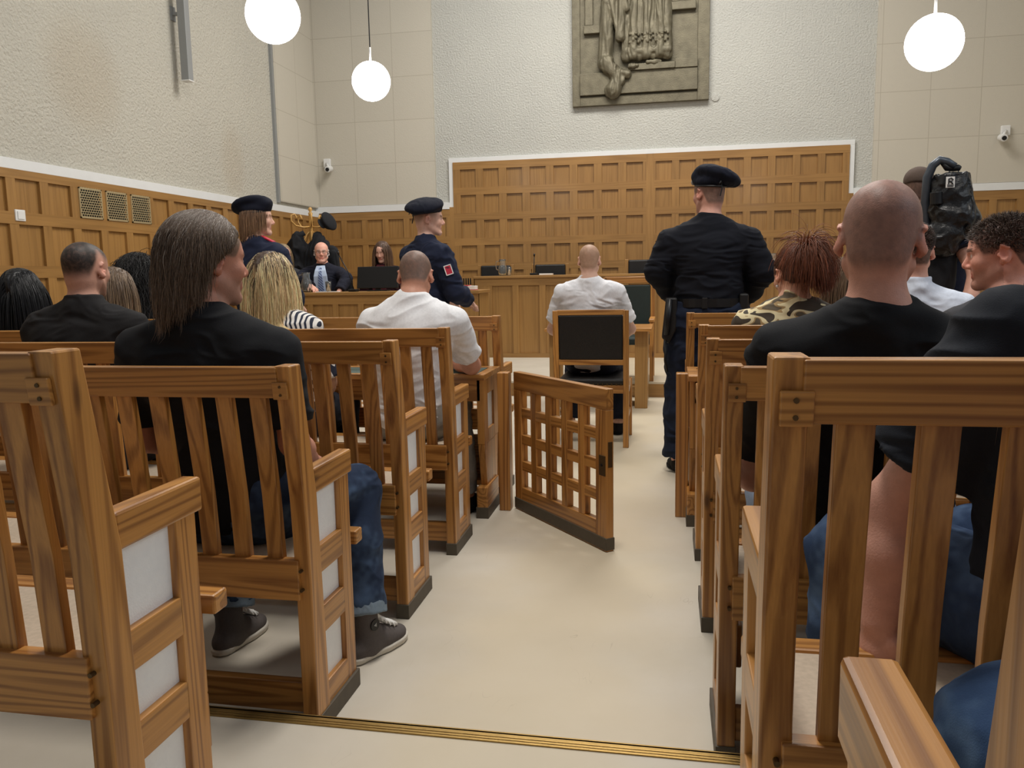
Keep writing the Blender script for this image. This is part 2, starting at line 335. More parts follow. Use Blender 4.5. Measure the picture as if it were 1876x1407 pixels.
def obj(name, mb, m, parent=None, bevel=0.0, smooth=False, loc=None):
    me = mb.mesh(name)
    for x in mats_of(m): me.materials.append(x)
    if smooth:
        me.shade_smooth()
    o = bpy.data.objects.new(name, me); COL.objects.link(o)
    if parent: o.parent = parent
    if loc is not None: o.location = loc
    if bevel:
        b = o.modifiers.new('bevel', 'BEVEL'); b.width = bevel; b.segments = 2; b.limit_method = 'ANGLE'; b.angle_limit = math.radians(50)
    return o
def thing(name, label, cat, loc=(0, 0, 0), rz=0, group=None):
    o = bpy.data.objects.new(name, None); COL.objects.link(o); o.location = loc; o.rotation_euler = (0, 0, rz); o.empty_display_size = .1
    return tag(o, label, cat, group)
def dup(root, loc, rz=None, label=None, group=None):
    r = root.copy(); COL.objects.link(r); r.location = loc
    if rz is not None: r.rotation_euler = (0, 0, rz)
    if label: r['label'] = label
    if group: r['group'] = group
    for ch in list(root.children):
        c = ch.copy(); COL.objects.link(c); c.parent = r
        for g in list(ch.children):
            d = g.copy(); COL.objects.link(d); d.parent = c
    return r
def struct(name, mb, m, bevel=0.0, parent=None):
    o = obj(name, mb, m, parent, bevel)
    if parent is None: o['kind'] = 'structure'
    return o

# ------------------------------------------------------------------ the room
XL, XR, YB = -5.8, 5.0, 13.0
ST = 0.115                       # height of each step of the raised seating
PF = 0.16                        # height of the judges' platform
struct('floor', MB().box((XL, 1.885, -.1), (XR, YB, 0)), 'linoleum')
struct('floor_step', MB().box((XL, 1.05, -.1), (XR, 1.885, ST)), 'linoleum')
struct('floor_step', MB().box((XL, -3.0, -.1), (XR, 1.05, 2*ST)), 'linoleum')
nm = MB()
for k in range(4): nm.box((XL, 1.857+.011*k, ST-.001), (XR, 1.865+.011*k, ST+.004))
nm.box((XL, 1.885, ST-.03), (XR, 1.902, ST+.004))
struct('trim_1', nm, 'brass', .001)
pm = MB().box((XL, 8.50, 0), (XR, YB, PF-.02), 0).box((XL, 8.47, PF-.02), (XR, YB, PF), 1)
pm.box((XL, 8.475, 0), (XR, 8.50, PF-.02), 0)
struct('floor_platform', pm, [OAK[0], 'linoleum'])
struct('wall_left', MB().box((XL-.2, -3, 0), (XL, YB, 6.5)), 'rough_plaster')
struct('wall_back', MB().box((XL-.2, YB, 0), (XR+.2, YB+.2, 6.5)), 'rough_plaster_back')
struct('wall_right', MB().box((XR, 6.0, 0), (XR+.2, YB, 6.5)), 'acoustic_panels')
struct('wall_panels_left', MB().box((XL, 11.60, 2.46), (XL+.05, YB, 6.5)), 'acoustic_panels')
struct('wall_panels_back', MB().box((XL+.05, YB-.05, 2.48), (-3.74, YB, 6.5)), 'acoustic_panels')
struct('wall_panels_right', MB().box((2.95, YB-.05, 2.48), (XR, YB, 6.5)), 'acoustic_panels')
struct('trim_2', MB().box((XL, 11.55, 2.44), (XL+.04, 11.60, 6.5)), 'grey_metal')
struct('trim_3', MB().box((-3.74, YB-.052, 2.48), (-3.715, YB, 6.5)), 'acoustic_panels')
struct('trim_4', MB().box((2.925, YB-.052, 2.48), (2.95, YB, 6.5)), 'acoustic_panels')
def panelling(mb, axis, at, dirn, u0, u1, z0, z1, cols, rows, t=.032):
    """wooden panelling; faces dirn (+1/-1) across the given plane; mats: 0 horizontal grain, 1 vertical"""
    def bx(ua, ub, za, zb, d0, d1, mat, rnd=None):
        if axis == 0: mb.box((ua, at+dirn*d0, za), (ub, at+dirn*d1, zb), mat, rnd)
        else: mb.box((at+dirn*d0, ua, za), (at+dirn*d1, ub, zb), mat, rnd)
    bx(u0, u1, z0, z1, -.03, 0, 1)
    zs = [z0]+[z for r in rows for z in r]+[z1]
    for i in range(0, len(zs), 2):
        if zs[i+1] > zs[i]: bx(u0, u1, zs[i], zs[i+1], 0, t, 0)
    us = [u0]+[u for c in cols for u in c]+[u1]
    for (ra, rb) in rows:
        for i in range(0, len(us), 2):
            if us[i+1] > us[i]: bx(us[i], us[i+1], ra, rb, 0, t-.0015, 1)
        for (ca, cb_) in cols: bx(ca, cb_, ra, rb, 0, .004, 1)
# tall panelling behind the judges
cols = []
for k in range(8): cols.append((-3.30+.378*k, -3.30+.378*k+.255))
for k in range(8): cols.append((-.205+.352*k, -.205+.352*k+.245))
rows = [(2.70-.401*k, 2.985-.401*k) for k in range(6)][::-1]
mb = MB(); panelling(mb, 0, YB-.03, -1, -3.42, 2.60, PF, 3.10, cols, rows)
mb.box((-.35, YB-.064, PF), (-.23, YB-.03, 3.10), 1)
mb.box((-3.49, YB-.062, PF), (-3.42, YB, 2.40), 1).box((2.60, YB-.062, PF), (2.67, YB, 2.40), 1)
struct('wall_panelling_back', mb, [OAK[0], OAK[2]])
tm = MB().box((-3.49, YB-.045, 3.10), (2.67, YB, 3.17)).box((-3.49, YB-.045, 2.40), (-3.42, YB, 3.10)).box((2.60, YB-.045, 2.40), (2.67, YB, 3.10))
struct('trim_5', tm, 'trim_white', .003)
frow = [(.50, .85), (.97, 1.32), (1.44, 1.83), (1.94, 2.24)]
mb = MB(); panelling(mb, 0, YB-.03, -1, XL, -3.49, PF, 2.37, [(-5.62+.362*k, -5.62+.362*k+.26) for k in range(6)], frow)
struct('wall_panelling_back_left', mb, [OAK[0], OAK[2]])
mb = MB(); panelling(mb, 0, YB-.03, -1, 2.67, XR, PF, 2.37, [(2.80+.362*k, 2.80+.362*k+.26) for k in range(6)], frow)
struct('wall_panelling_back_right', mb, [OAK[0], OAK[2]])
struct('trim_6', MB().box((XL, YB-.07, 2.37), (-3.49, YB, 2.475)).box((2.67, YB-.07, 2.37), (XR, YB, 2.475)), 'trim_white', .003)
cols = [(6.443-.398*6+.398*k, 6.443-.398*6+.398*k+.29) for k in range(0, 22)]
cols = [c for c in cols if c[1] < 12.9]
mb = MB(); panelling(mb, 1, XL+.03, 1, 2.0, YB-.05, 0, 2.305, cols, [(.45, .80), (.92, 1.34), (1.45, 1.82), (1.93, 2.225)])
struct('wall_panelling_left', mb, [OAK[1], OAK[2]])
struct('trim_7', MB().box((XL, 2.0, 2.305), (XL+.06, YB-.07, 2.40)), 'trim_white', .003)
# fixtures on the walls
def grille(y, lbl):
    t = thing('ventilation_grille', lbl, 'vent', (XL+.06, y, 1.93), 0, 'brass ventilation grilles in the left panelling')
    obj('backing', MB().box((-.006, 0, 0), (0, .33, .30)), 'black_plastic', t)
    f = MB().box((0, 0, 0), (.012, .012, .30)).box((0, .318, 0), (.012, .33, .30)).box((0, 0, 0), (.012, .33, .012)).box((0, 0, .288), (.012, .33, .30))
    obj('frame', f, 'nickel', t)
    m = MB()
    for k in range(12):
        z = .012+.0245*k; m.box((.002, .01, z), (.010, .32, z+.007))
        for j in range(9): y0 = .02+.034*j+(.017 if k % 2 else 0); m.box((.003, y0, z), (.009, y0+.007, z+.024))
    obj('lattice', m, 'nickel', t)
grille(7.235, 'brass ventilation grille nearest the viewer in the left wall panelling')
grille(7.632, 'brass ventilation grille in the middle of the three in the left wall')
grille(8.032, 'brass ventilation grille farthest from the viewer in the left wall panelling')
t = thing('light_switch', 'small white square switch on the wooden left wall panelling', 'switch', (XL+.053, 6.40, 1.85))
obj('plate', MB().box((0, 0, 0), (.02, .115, .10)), 'white_plastic', t, .004); obj('rocker', MB().box((.02, .02, .015), (.028, .095, .085)), 'white_plastic', t, .003)
t = thing('column_speaker', 'tall slim grey column loudspeaker high on the left wall', 'loudspeaker', (XL+.10, 9.15, 3.66))
obj('cabinet', MB().box((0, -.05, 0), (.10, .05, 1.9)), 'grey_metal', t, .006)
obj('end_cap', MB().box((-.004, -.054, -.012), (.104, .054, 0)), 'white_plastic', t)
m = MB()
for z in (.75, 1.6): m.box((-.1, -.01, z), (0, .04, z+.03)).box((-.1, -.03, z-.06), (-.085, .06, z+.1))
obj('wall_bracket', m, 'grey_metal', t)
def sec_cam(x, y, z, lbl, s):
    t = thing('security_camera', lbl, 'camera', (x, y, z), 0, 'white surveillance cameras on the back wall')
    obj('mounting_plate', MB().box((-.06, 0, -.02), (.06, .05, .12)), 'white_plastic', t, .01)
    obj('arm', MB().tube([(0, -.01, .04), (s*.05, -.08, .0), (s*.07, -.1, -.04)], .018), 'white_plastic', t, smooth=True)
    b = MB().tube([(s*.06, .0, -.045), (s*.075, -.16, -.075)], .05, 14); obj('housing', b, 'white_plastic', t, .006)
    obj('lens', MB().tube([(s*.075, -.155, -.075), (s*.0765, -.172, -.078)], .030, 14), 'black_plastic', t)
sec_cam(-5.55, YB-.10, 3.13, 'white security camera on the left part of the back wall', 1)
sec_cam(4.66, YB-.10, 3.14, 'white security camera on the right part of the back wall', -1)
o = obj('wall_cap', MB().lathe([(0, 0), (.06, 0), (.06, .015), (0, .02)], seg=20), 'rough_plaster_back'); o.location = (.67, YB, 3.89); o.rotation_euler = (math.radians(90), 0, 0)
tag(o, 'small round plaster coloured cover beside the lower corner of the bronze relief', 'cover')

# pendant globes
def pendant(x, y, z, lbl, r=.2):
    t = thing('pendant_lamp', lbl, 'lamp', (x, y, z), 0, 'white globe pendant lamps')
    obj('globe', MB().sphere((0, 0, 0), r, 40), 'globe_glow', t, smooth=True)
    obj('stem', MB().tube([(0, 0, r-.01), (0, 0, r+.14)], .011, 10), 'white_plastic', t, smooth=True)
    obj('cable', MB().tube([(0, 0, r+.14), (0, 0, 6.5-z)], .006, 6), 'black_plastic', t)
def PX(x, y, Y):      # world point on the plane y = Y seen at a photo pixel (used to take measurements)
    d = fw+rt*(x-938)/1483.18-up*(y-703.5)/1483.18
    return np.array([0, 0, 1.28])+d*(Y/d[1])
p = PX(500, 28, 5.9); pendant(*p, 'white globe pendant lamp cut off by the top edge, nearest the left wall')
p = PX(680, 149, 8.4); pendant(*p, 'white globe pendant lamp hanging lowest, in front of the back left wall')
p = PX(1711, 78, 6.75); pendant(*p, 'white globe pendant lamp hanging at the upper right')

# ------------------------------------------------------------------ benches
BA, BB, BC = PINE
def bench_proto(length):
    """origin at the floor, back of the aisle end; runs towards -x, faces +y"""
    root = thing('court_bench', 'bench', 'bench', (0, 0, 0), 0, 'pine courtroom benches')
    post = [(0.0, .0), (.088, .0), (.075, .45), (.066, .70), (.005, 1.06), (-.062, 1.06), (-.012, .70), (.0, .45)]
    def bp(x0, x1, n='back_post'):
        obj(n, MB().prism([(p[0]-.0, p[1]) for p in post], 0, x0, x1), BC, root, .004)
    bp(-.045, 0); bp(-length, -length+.045)
    mid = -length/2; bp(mid-.02, mid+.02)
    # top rail, let into the posts
    def yb(z): return -.012-(z-.70)/.36*.05 if z > .70 else -.012+(.70-z)*.012/.25
    def back_board(n, x0, x1, z0, z1, d0, d1, m, bev=.003):
        y0, y1 = yb(z0), yb(z1)
        obj(n, MB().prism([(y0+d0, z0), (y0+d1, z0), (y1+d1, z1), (y1+d0, z1)], 0, x0, x1), m, root, bev)
    back_board('top_rail', -length+.01, -.036, .975, 1.057, -.006, .034, BA)
    n = int((length-.16)/.0985)
    for k in range(n):
        xc = -.103-.0985*k
        obj('slat', MB().prism([(yb(.46)+.004, .515), (yb(.46)+.026, .515), (yb(.70)+.026, .70), (yb(.98)+.026, .985), (yb(.98)+.004, .985), (yb(.70)+.004, .70)], 0, xc-.0235, xc+.0235), BC, root, .002)
    obj('seat_rail', MB().box((-length+.01, -.012, .405), (-.03, .02, .520)), BA, root, .003)
    obj('seat', MB().box((-length+.045, .02, .462), (-.047, .36, .480)), 'seat_board', root, .003)
    obj('seat_edge', MB().box((-length+.02, .36, .440), (-.012, .415, .485)), BA, root, .006)
    obj('apron', MB().box((-length+.04, .335, .33), (-.05, .36, .44)), BA, root, .003)
    obj('bracket', MB().box((-.075, .30, .25), (-.05, .375, .44)).box((-.085, .29, .13), (-.04, .36, .26)), BC, root, .005)
    obj('stretcher', MB().box((-length+.04, .03, .055), (-.047, .06, .145)), BA, root, .003)
    # side panel
    for sx, e in ((0, 1), (-length+.045, 0)):
        a, b_ = sx-.043, sx-.004
        obj('arm_rail', MB().prism([(.055, .690), (.325, .690), (.325, .762), (.055, .762)], 0, a-.001, b_+.003), BB, root, .006)
        obj('front_stile', MB().box((a, .228, .05), (b_, .300, .700)), BC, root, .003)
        for z0, z1 in ((.455, .535), (.275, .355), (.05, .125)):
            obj('panel_rail', MB().box((a, .07, z0), (b_, .235, z1)), BB, root, .003)
        for z0, z1 in ((.53, .695), (.35, .46), (.12, .28)):
            obj('side_panel', MB().box((a+.012, .06, z0), (b_-.016, .235, z1)), 'white_panel', root)
        obj('kick_plate', MB().box((a-.004, -.004, 0), (b_+.008, .306, .056)), 'kick_rubber', root, .002)
    back_board('lap_joint', -.050, -.009, .972, 1.018, -.010, .0, BA, .002)
    for z in (1.006, .984): obj('joint_peg', MB().tube([(-.028, yb(z)-.0125, z), (-.028, yb(z)-.004, z)], .0036, 8), 'iron', root)
    for z in (.49, .435): obj('joint_peg', MB().tube([(-.024, -.014, z), (-.024, .01, z)], .0045, 8), 'iron', root)
    return root
XA, XB = -.957, .128
LB = bench_proto(4.0)
LB.location = (XA, 1.175, ST); LB['label'] = 'pine slatted bench nearest the viewer on the left, empty, white insets in its end'
dup(LB, (XA, 1.985, 0), 0, 'left pine slatted bench carrying the long haired man, second from the viewer')
dup(LB, (XA, 2.79, 0), 0, 'left pine slatted bench of the man with a buzz cut, third from the viewer')
dup(LB, (XA, 3.50, 0), 0, 'left pine slatted bench carrying the man in a white T-shirt, just before the desk')
dup(LB, (-.935, 4.52, 0), 0, 'left pine slatted bench farthest from the viewer, behind the narrow desk by the gate')
RB = bench_proto(3.6)
def mirror_root(o):   # the same bench handed the other way: mirrored meshes, not a negative scale
    for ch in o.children:
        me = ch.data.copy(); n = len(me.vertices); co = np.empty(n*3, np.float32); me.vertices.foreach_get('co', co); co = co.reshape(-1, 3); co[:, 0] *= -1
        me.vertices.foreach_set('co', co.ravel()); me.flip_normals(); me.update(); ch.data = me
mirror_root(RB)
RB.location = (XB, 1.10, ST); RB['label'] = 'large pine slatted bench at the lower right with a seat of chipboard showing'
dup(RB, (XB+.005, 2.03, 0), 0, 'right pine slatted bench carrying the bald man, second from the viewer')
dup(RB, (XB, 2.84, 0), 0, 'right pine slatted bench of the white shirted man, third from the viewer')
dup(RB, (XB, 3.58, 0), 0, 'right pine slatted bench carrying the red haired woman with a ponytail')
dup(RB, (.10, 4.67, 0), 0, 'right pine slatted bench farthest from the viewer, behind the standing officer')
dup(RB, (XB+.004, .31, 2*ST-.008), 0, 'right pine bench at the bottom edge of which only the arm end and post show')

# ------------------------------------------------------------------ front desks, gate posts and gate
def front_desk(x0, sgn, lbl):
    """narrow writing desk; x0 is the aisle end, sgn the direction away from the aisle"""
    Lg = 3.6; t = thing('writing_desk', lbl, 'desk', (x0, 4.06, 0), 0, 'narrow writing desks before the front benches')
    X = lambda a: sgn*a
    obj('desk_top', MB().box((X(0), 0, .745), (X(Lg), .05, .775)).box((X(0), .36, .745), (X(Lg), .41, .775)).box((X(0), .05, .745), (X(.05), .36, .775)).box((X(.05), .05, .745), (X(Lg), .36, .768)), BA, t, .003)
    obj('felt_inlay', MB().box((X(.06), .06, .768), (X(Lg-.02), .35, .772)), 'felt', t)
    obj('apron', MB().box((X(.03), .03, .63), (X(Lg), .055, .745)), BA, t, .003)
    s = MB().box((X(.01), .03, .40), (X(.05), .12, .745)).box((X(.01), .27, .40), (X(.05), .37, .745)).box((X(.01), .12, .66), (X(.05), .27, .745)).box((X(.01), .12, .40), (X(.05), .27, .47))
    s.prism([(.03, .40), (.37, .40), (.33, .12), (.09, .12)], 0, min(X(.012), X(.048)), max(X(.012), X(.048)))
    obj('end_frame', s, BC, t, .003)
    obj('side_panel', MB().box((X(.022), .11, .46), (X(.04), .28, .67)), 'white_panel', t)
    obj('foot', MB().box((X(.0), .02, .03), (X(.06), .31, .17)), BB, t, .006)
    obj('kick_plate', MB().box((X(-.003), .016, 0), (X(.063), .314, .06)), 'kick_rubber', t)
    obj('modesty_board', MB().box((X(.05), .29, .14), (X(Lg), .31, .40)), BA, t)
front_desk(-.935, -1, 'narrow pine writing desk with green inlay left of the open gate')
front_desk(.10, 1, 'narrow pine writing desk on the right side, beyond the red haired woman')
o = obj('gate_post', MB().box((0, 0, 0), (.062, .075, .765)), BC, None, .005); o.location = (-.905, 4.235, 0); tag(o, 'left pine gate post on which the lattice gate hangs', 'post', 'gate posts')
o = obj('gate_post', MB().box((0, 0, 0), (.065, .075, .765)), BC, None, .005); o.location = (.043, 4.235, 0); tag(o, 'right pine gate post standing free before the officer', 'post', 'gate posts')
# swinging gate
gx0, gy0, gx1, gy1 = -.826, 4.295, -.274, 3.635
ga = math.atan2(gy1-gy0, gx1-gx0); GL = math.hypot(gx1-gx0, gy1-gy0)
g = thing('lattice_gate', 'open waist high pine lattice gate in the aisle', 'gate', (gx0, gy0, 0), ga)
T = .042
def gb(n, a, b, m): return obj(n, MB().box(a, b), m, g, .003)
gb('top_rail', (0, 0, .668), (GL, T, .765), BA)
gb('hinge_stile', (0, 0, .0), (.075, T, .668), BC); gb('lock_stile', (GL-.085, 0, .0), (GL, T, .668), BC)
gb('bottom_rail', (.075, 0, .0), (GL-.085, T, .135), BA)
zz = [.135, .668]; span = zz[1]-zz[0]; op = (span-3*.052)/4
for k in range(3):
    z = zz[0]+op*(k+1)+.052*k; gb('cross_rail', (.075, .004, z), (GL-.085, T-.004, z+.052), BA)
ow = (GL-.16-4*.052)/5
for k in range(4):
    x = .075+ow*(k+1)+.052*k
    obj('upright', MB().box((x, 0.002, .135), (x+.052, T-.002, .668)), BC, g, .003)
gb('kick_plate', (-.003, -.004, .006), (GL+.003, T+.004, .066), 'kick_rubber')
lp = obj('lock_plate', MB().box((GL-.05, -.006, .36), (GL-.005, 0, .455)).box((GL, .01, .40), (GL+.003, .034, .52)), 'iron', g, .002)
obj('keyhole', MB().tube([(GL-.028, -.009, .41), (GL-.028, -.005, .41)], .007, 10), 'black_plastic', g)
for z in (.56, .30, .08): obj('hinge', MB().tube([(-.006, T/2, z), (-.006, T/2, z+.11)], .008, 8), 'iron', g, smooth=True)

# ------------------------------------------------------------------ judges' bench and side desks
def pdesk(name, lbl, x0, x1, y, depth, z0, z1, pw, pitch, rows, extra=None):
    t = thing(name, lbl, 'desk', (x0, y, z0)); Lx = x1-x0
    mb = MB(); n = int((Lx-.06)/pitch); off = (Lx-(n*pitch-(pitch-pw)))/2
    panelling(mb, 0, .03, -1, 0, Lx, 0, z1-z0-.035, [(off+pitch*k, off+pitch*k+pw) for k in range(n)], rows, .03)
    obj('front_panel', mb, [OAK[0], OAK[2]], t)
    obj('worktop', MB().box((-.02, -.03, z1-z0-.035), (Lx+.02, depth, z1-z0)), OAK[0], t, .005)
    obj('end_panel', MB().box((0, .03, 0), (.03, depth-.03, z1-z0-.035)), OAK[2], t); obj('end_panel', MB().box((Lx-.03, .03, 0), (Lx, depth-.03, z1-z0-.035)), OAK[2], t)
    return t
JB = pdesk('judges_bench', 'long panelled oak judges bench across the back of the room', -2.62, 2.60, 10.96, .75, PF, 1.285, .285, .372, [(.06, .99)])
vt = MB().box((0, 0, 0), (.26, .03, .985), 1).box((0, -.012, .985), (.26, .03, 1.125), 0)
w = thing('bench_wing', 'short oak wing with a slotted vent left of the judges bench', 'desk', (-2.9, 11.0, PF))
obj('panel', vt, [OAK[0], OAK[2]], w); m = MB()
for k in range(6): m.box((.04+.032*k, -.014, 1.01), (.058+.032*k, -.011, 1.10))
obj('vent_slots', m, 'black_plastic', w)
pdesk('side_desk', 'panelled oak desk on the left where a man in suit and tie sits', -5.3, -2.02, 8.56, .55, PF, 1.135, .235, .30, [(.08, .42), (.50, .84)])
pdesk('side_desk', 'panelled oak desk on the right behind the people beside the camera operator', 2.15, 4.9, 8.7, .55, PF, 1.06, .235, .30, [(.08, .42), (.50, .84)])
# witness table
t = thing('witness_table', 'plain oak table with wide side panels before the chair of the man in white', 'table', (-1.13, 7.75, 0))
obj('table_top', MB().box((-.03, -.12, .745), (.98, .55, .775)), BA, t, .004)
obj('side_panel', MB().box((0, 0, 0), (.13, .05, .745)), OAK[2], t, .003); obj('side_panel', MB().box((.82, 0, 0), (.94, .05, .745)), OAK[2], t, .003)
obj('side_board', MB().box((0, .05, .03), (.03, .5, .745)), OAK[2], t); obj('side_board', MB().box((.91, .05, .03), (.94, .5, .745)), OAK[2], t)
obj('shelf', MB().box((.03, .05, .12), (.91, .5, .15)), OAK[0], t)
obj('handle', MB().tube([(.085, -.004, .34), (.085, -.025, .36), (.085, -.025, .44), (.085, -.004, .46)], .007), 'grey_metal', t, smooth=True)

# ------------------------------------------------------------------ chairs
def defendant_chair():
    t = thing('leather_chair', 'wooden chair with black leather back and seat in the aisle end', 'chair', (-.56, 5.96, 0))
    for sx in (-1, 1):
        x = sx*.258
        obj('back_leg', MB().prism([(-.02, 0), (.02, 0), (.045, .5), (.0, 1.02), (-.035, 1.02), (.0, .5)], 0, x-.021, x+.021), BC, t, .004)
        obj('front_leg', MB().box((sx*.262-.019, .47, 0), (sx*.262+.019, .51, .465)), BC, t, .004)
        obj('side_rail', MB().box((sx*.262-.013, .0, .40), (sx*.262+.013, .49, .465)), BB, t, .003)
        obj('side_stretcher', MB().box((sx*.262-.01, .0, .20), (sx*.262+.01, .49, .235)), BB, t, .003)
    obj('top_rail', MB().box((-.25, -.03, .985), (.25, .0, 1.025)), BA, t, .004)
    obj('back_rail', MB().box((-.25, -.005, .615), (.25, .03, .655)), BA, t, .004)
    obj('back_pad', MB().prism([(.0, .655), (.045, .655), (.01, .985), (-.035, .985)], 0, -.235, .235), 'black_leather', t, .008)
    obj('seat_pad', MB().box((-.245, .0, .465), (.25, .5, .515)), 'black_leather', t, .018)
    obj('seat_frame_back', MB().box((-.25, .0, .405), (.25, .025, .465)), BA, t, .003); obj('seat_frame_front', MB().box((-.25, .48, .405), (.25, .505, .465)), BA, t, .003)
    m = MB()
    for k in range(14): m.sphere((-.22+.034*k, -.002, .474), .006, 8)
    obj('upholstery_nails', m, 'iron', t)
    return t
defendant_chair()
o = obj('back_tag', MB().box((0, 0, 0), (.003, .03, .045)), 'white_paper', bpy.data.objects['leather_chair']); o.location = (.276, .08, .41)
def judge_chair(x, y, z, lbl, h=1.25, w=.5):
    t = thing('high_back_chair', lbl, 'chair', (x, y, z), 0, 'black leather chairs behind the judges bench')
    for sx in (-1, 1):
        obj('frame_post', MB().box((sx*w/2-.025, 0, 0), (sx*w/2+.025, .05, h)), OAK[2], t, .006)
        obj('front_leg', MB().box((sx*w/2-.025, -.5, 0), (sx*w/2+.025, -.45, .62)), OAK[2], t, .006)
        obj('armrest', MB().box((sx*w/2-.03, -.5, .62), (sx*w/2+.03, .03, .66)), OAK[1], t, .01)
    obj('back_pad', MB().box((-w/2+.025, -.035, .5), (w/2-.025, .03, h-.01)), 'black_leather', t, .02)
    obj('seat_pad', MB().box((-w/2, -.48, .38), (w/2, .02, .47)), 'black_leather', t, .02)
for px, lbl, hh in ((908, 'black leather chair behind the water jug at the judges bench', 1.29), (1008, 'black leather chair just right of the small microphone', 1.29),
                (1180, 'black leather chair left of the standing officer, behind the judges bench', 1.33), (1478, 'black leather chair behind the red ponytail', 1.43)):
    q = PX(px, 480, 12.0); judge_chair(q[0], 12.0, PF, lbl, hh)
q = PX(1172, 550, 9.0)
t = thing('armchair', 'wooden armchair with dark green upholstery behind the witness table', 'chair', (q[0]-.12, 9.0, PF))
for sx in (-1, 1):
    obj('frame_post', MB().box((sx*.26-.022, 0, 0), (sx*.26+.022, .05, 1.08)), BC, t, .005); obj('front_leg', MB().box((sx*.26-.022, -.48, 0), (sx*.26+.022, -.43, .62)), BC, t, .005)
    obj('armrest', MB().box((sx*.26-.03, -.5, .62), (sx*.26+.03, .03, .655)), BB, t, .01)
obj('top_rail', MB().box((-.26, 0, 1.02), (.26, .05, 1.09)), BA, t, .005)
plain('green_leather', (38, 50, 48), .5, .1, 20)
obj('back_pad', MB().box((-.235, .0, .5), (.235, .06, 1.0)), 'green_leather', t, .015); obj('seat_pad', MB().box((-.25, -.48, .38), (.25, .02, .46)), 'green_leather', t, .02)
def plain_chair(x, y, z, lbl, rz=0):
    t = thing('wooden_chair', lbl, 'chair', (x, y, z), rz, 'light wooden chairs on the right platform')
    for sx in (-1, 1):
        obj('back_leg', MB().prism([(-.02, 0), (.02, 0), (.02, .5), (-.02, .95), (-.05, .95), (-.015, .5)], 0, sx*.2-.018, sx*.2+.018), BC, t, .004)
        obj('front_leg', MB().box((sx*.2-.018, .38, 0), (sx*.2+.018, .415, .44)), BC, t, .004)
    for z0, z1 in ((.86, .95), (.66, .72)): obj('back_rail', MB().box((-.2, -.045, z0), (.2, -.02, z1)), BA, t, .004)
    obj('seat', MB().box((-.22, -.02, .44), (.22, .43, .465)), BA, t, .006)
for px, py, Y, lbl in ((1745, 530, 7.2, 'light wooden chair beyond the camera operator'), (1585, 520, 7.0, 'light wooden chair between ponytail and bald man'), (1815, 530, 7.0, 'light wooden chair beyond the smiling man')):
    q = PX(px, py, Y); plain_chair(q[0], Y, 0, lbl)

# ------------------------------------------------------------------ small things on the desks
def jug(x, y, z, lbl, s=1.0, rz=0):
    t = thing('water_jug', lbl, 'jug', (x, y, z), rz, 'glass water jugs'); t.scale = (s, s, s)
    pr = [(0, .004), (.05, .004), (.062, .05), (.058, .11), (.040, .165), (.042, .20), (.050, .225), (.046, .225), (.038, .20), (.036, .165), (.054, .11), (.057, .05), (.046, .01), (0, .01)]
    obj('body', MB().lathe(pr), 'clear_glass', t, smooth=True)
    obj('handle', MB().tube([(.040, 0, .195), (.085, 0, .20), (.098, 0, .15), (.085, 0, .09), (.058, 0, .075)], .007, 8), 'clear_glass', t, smooth=True)
def tumbler(x, y, z, lbl):
    o = obj('drinking_glass', MB().lathe([(0, .002), (.028, .002), (.034, .12), (.031, .12), (.026, .01), (0, .01)], seg=16), 'clear_glass', None, smooth=True); o.location = (x, y, z)
    tag(o, lbl, 'glass', 'drinking glasses on the desks')
q = PX(921, 503, 11.2); jug(q[0], 11.2, 1.286, 'glass water jug on the judges bench before the first black chair', 1.0, math.pi)
q = PX(933, 503, 11.25); tumbler(q[0], 11.25, 1.286, 'drinking glass beside the water jug on the judges bench')
q = PX(1416, 500, 11.2); jug(q[0], 11.2, 1.286, 'glass water jug right of the standing officer on the judges bench')
q = PX(562, 533, 8.75); jug(q[0], 8.75, 1.136, 'glass water jug on the left desk before the man in a tie', 1.0, math.pi)
q = PX(602, 533, 8.7); tumbler(q[0], 8.7, 1.136, 'drinking glass on the left desk before the striped tie')
q = PX(1760, 545, 8.85); jug(q[0], 8.85, 1.061, 'glass water jug on the right desk beyond the camera operator', .9)
q = PX(1798, 548, 8.85); tumbler(q[0], 8.85, 1.061, 'drinking glass on the right desk beyond the smiling man')
# monitor
q = PX(692, 520, 8.9)
t = thing('monitor', 'black desktop monitor seen from behind before the woman in a maroon robe', 'monitor', (q[0], 8.88, 1.136))
obj('screen', MB().prism([(-.0, .03), (.03, .03), (.07, .28), (.05, .28)], 0, -.25, .25), 'black_plastic', t, .008)
obj('stand', MB().box((-.12, -.02, 0), (.12, .12, .012)).box((-.03, .02, 0), (.03, .05, .1)), 'black_plastic', t, .003)
q = PX(745, 515, 9.35)
def mic(p, foot, tip, lbl):
    t = thing('microphone', lbl, 'microphone', p, 0, 'gooseneck microphones')
    obj('base', MB().box((-.05, -.05, 0), (.05, .05, .03)), 'black_plastic', t, .008)
    obj('gooseneck', MB().tube([(0, 0, .03), (tip[0]*.3, 0, tip[2]*.5), (tip[0], tip[1], tip[2])], .006, 8), 'black_plastic', t, smooth=True)
    obj('capsule', MB().tube([tip, (tip[0]*1.05, tip[1], tip[2]+.035)], .012, 10), 'black_plastic', t, smooth=True)
q = PX(978, 503, 11.2); mic((q[0], 11.2, 1.286), 0, (.01, 0, .26), 'small black gooseneck microphone on the judges bench')
q = PX(648, 532, 8.7); mic((q[0], 8.7, 1.136), 0, (-.17, .02, .42), 'thin tall gooseneck microphone on the left desk between tie and monitor')
q = PX(1010, 503, 11.1)
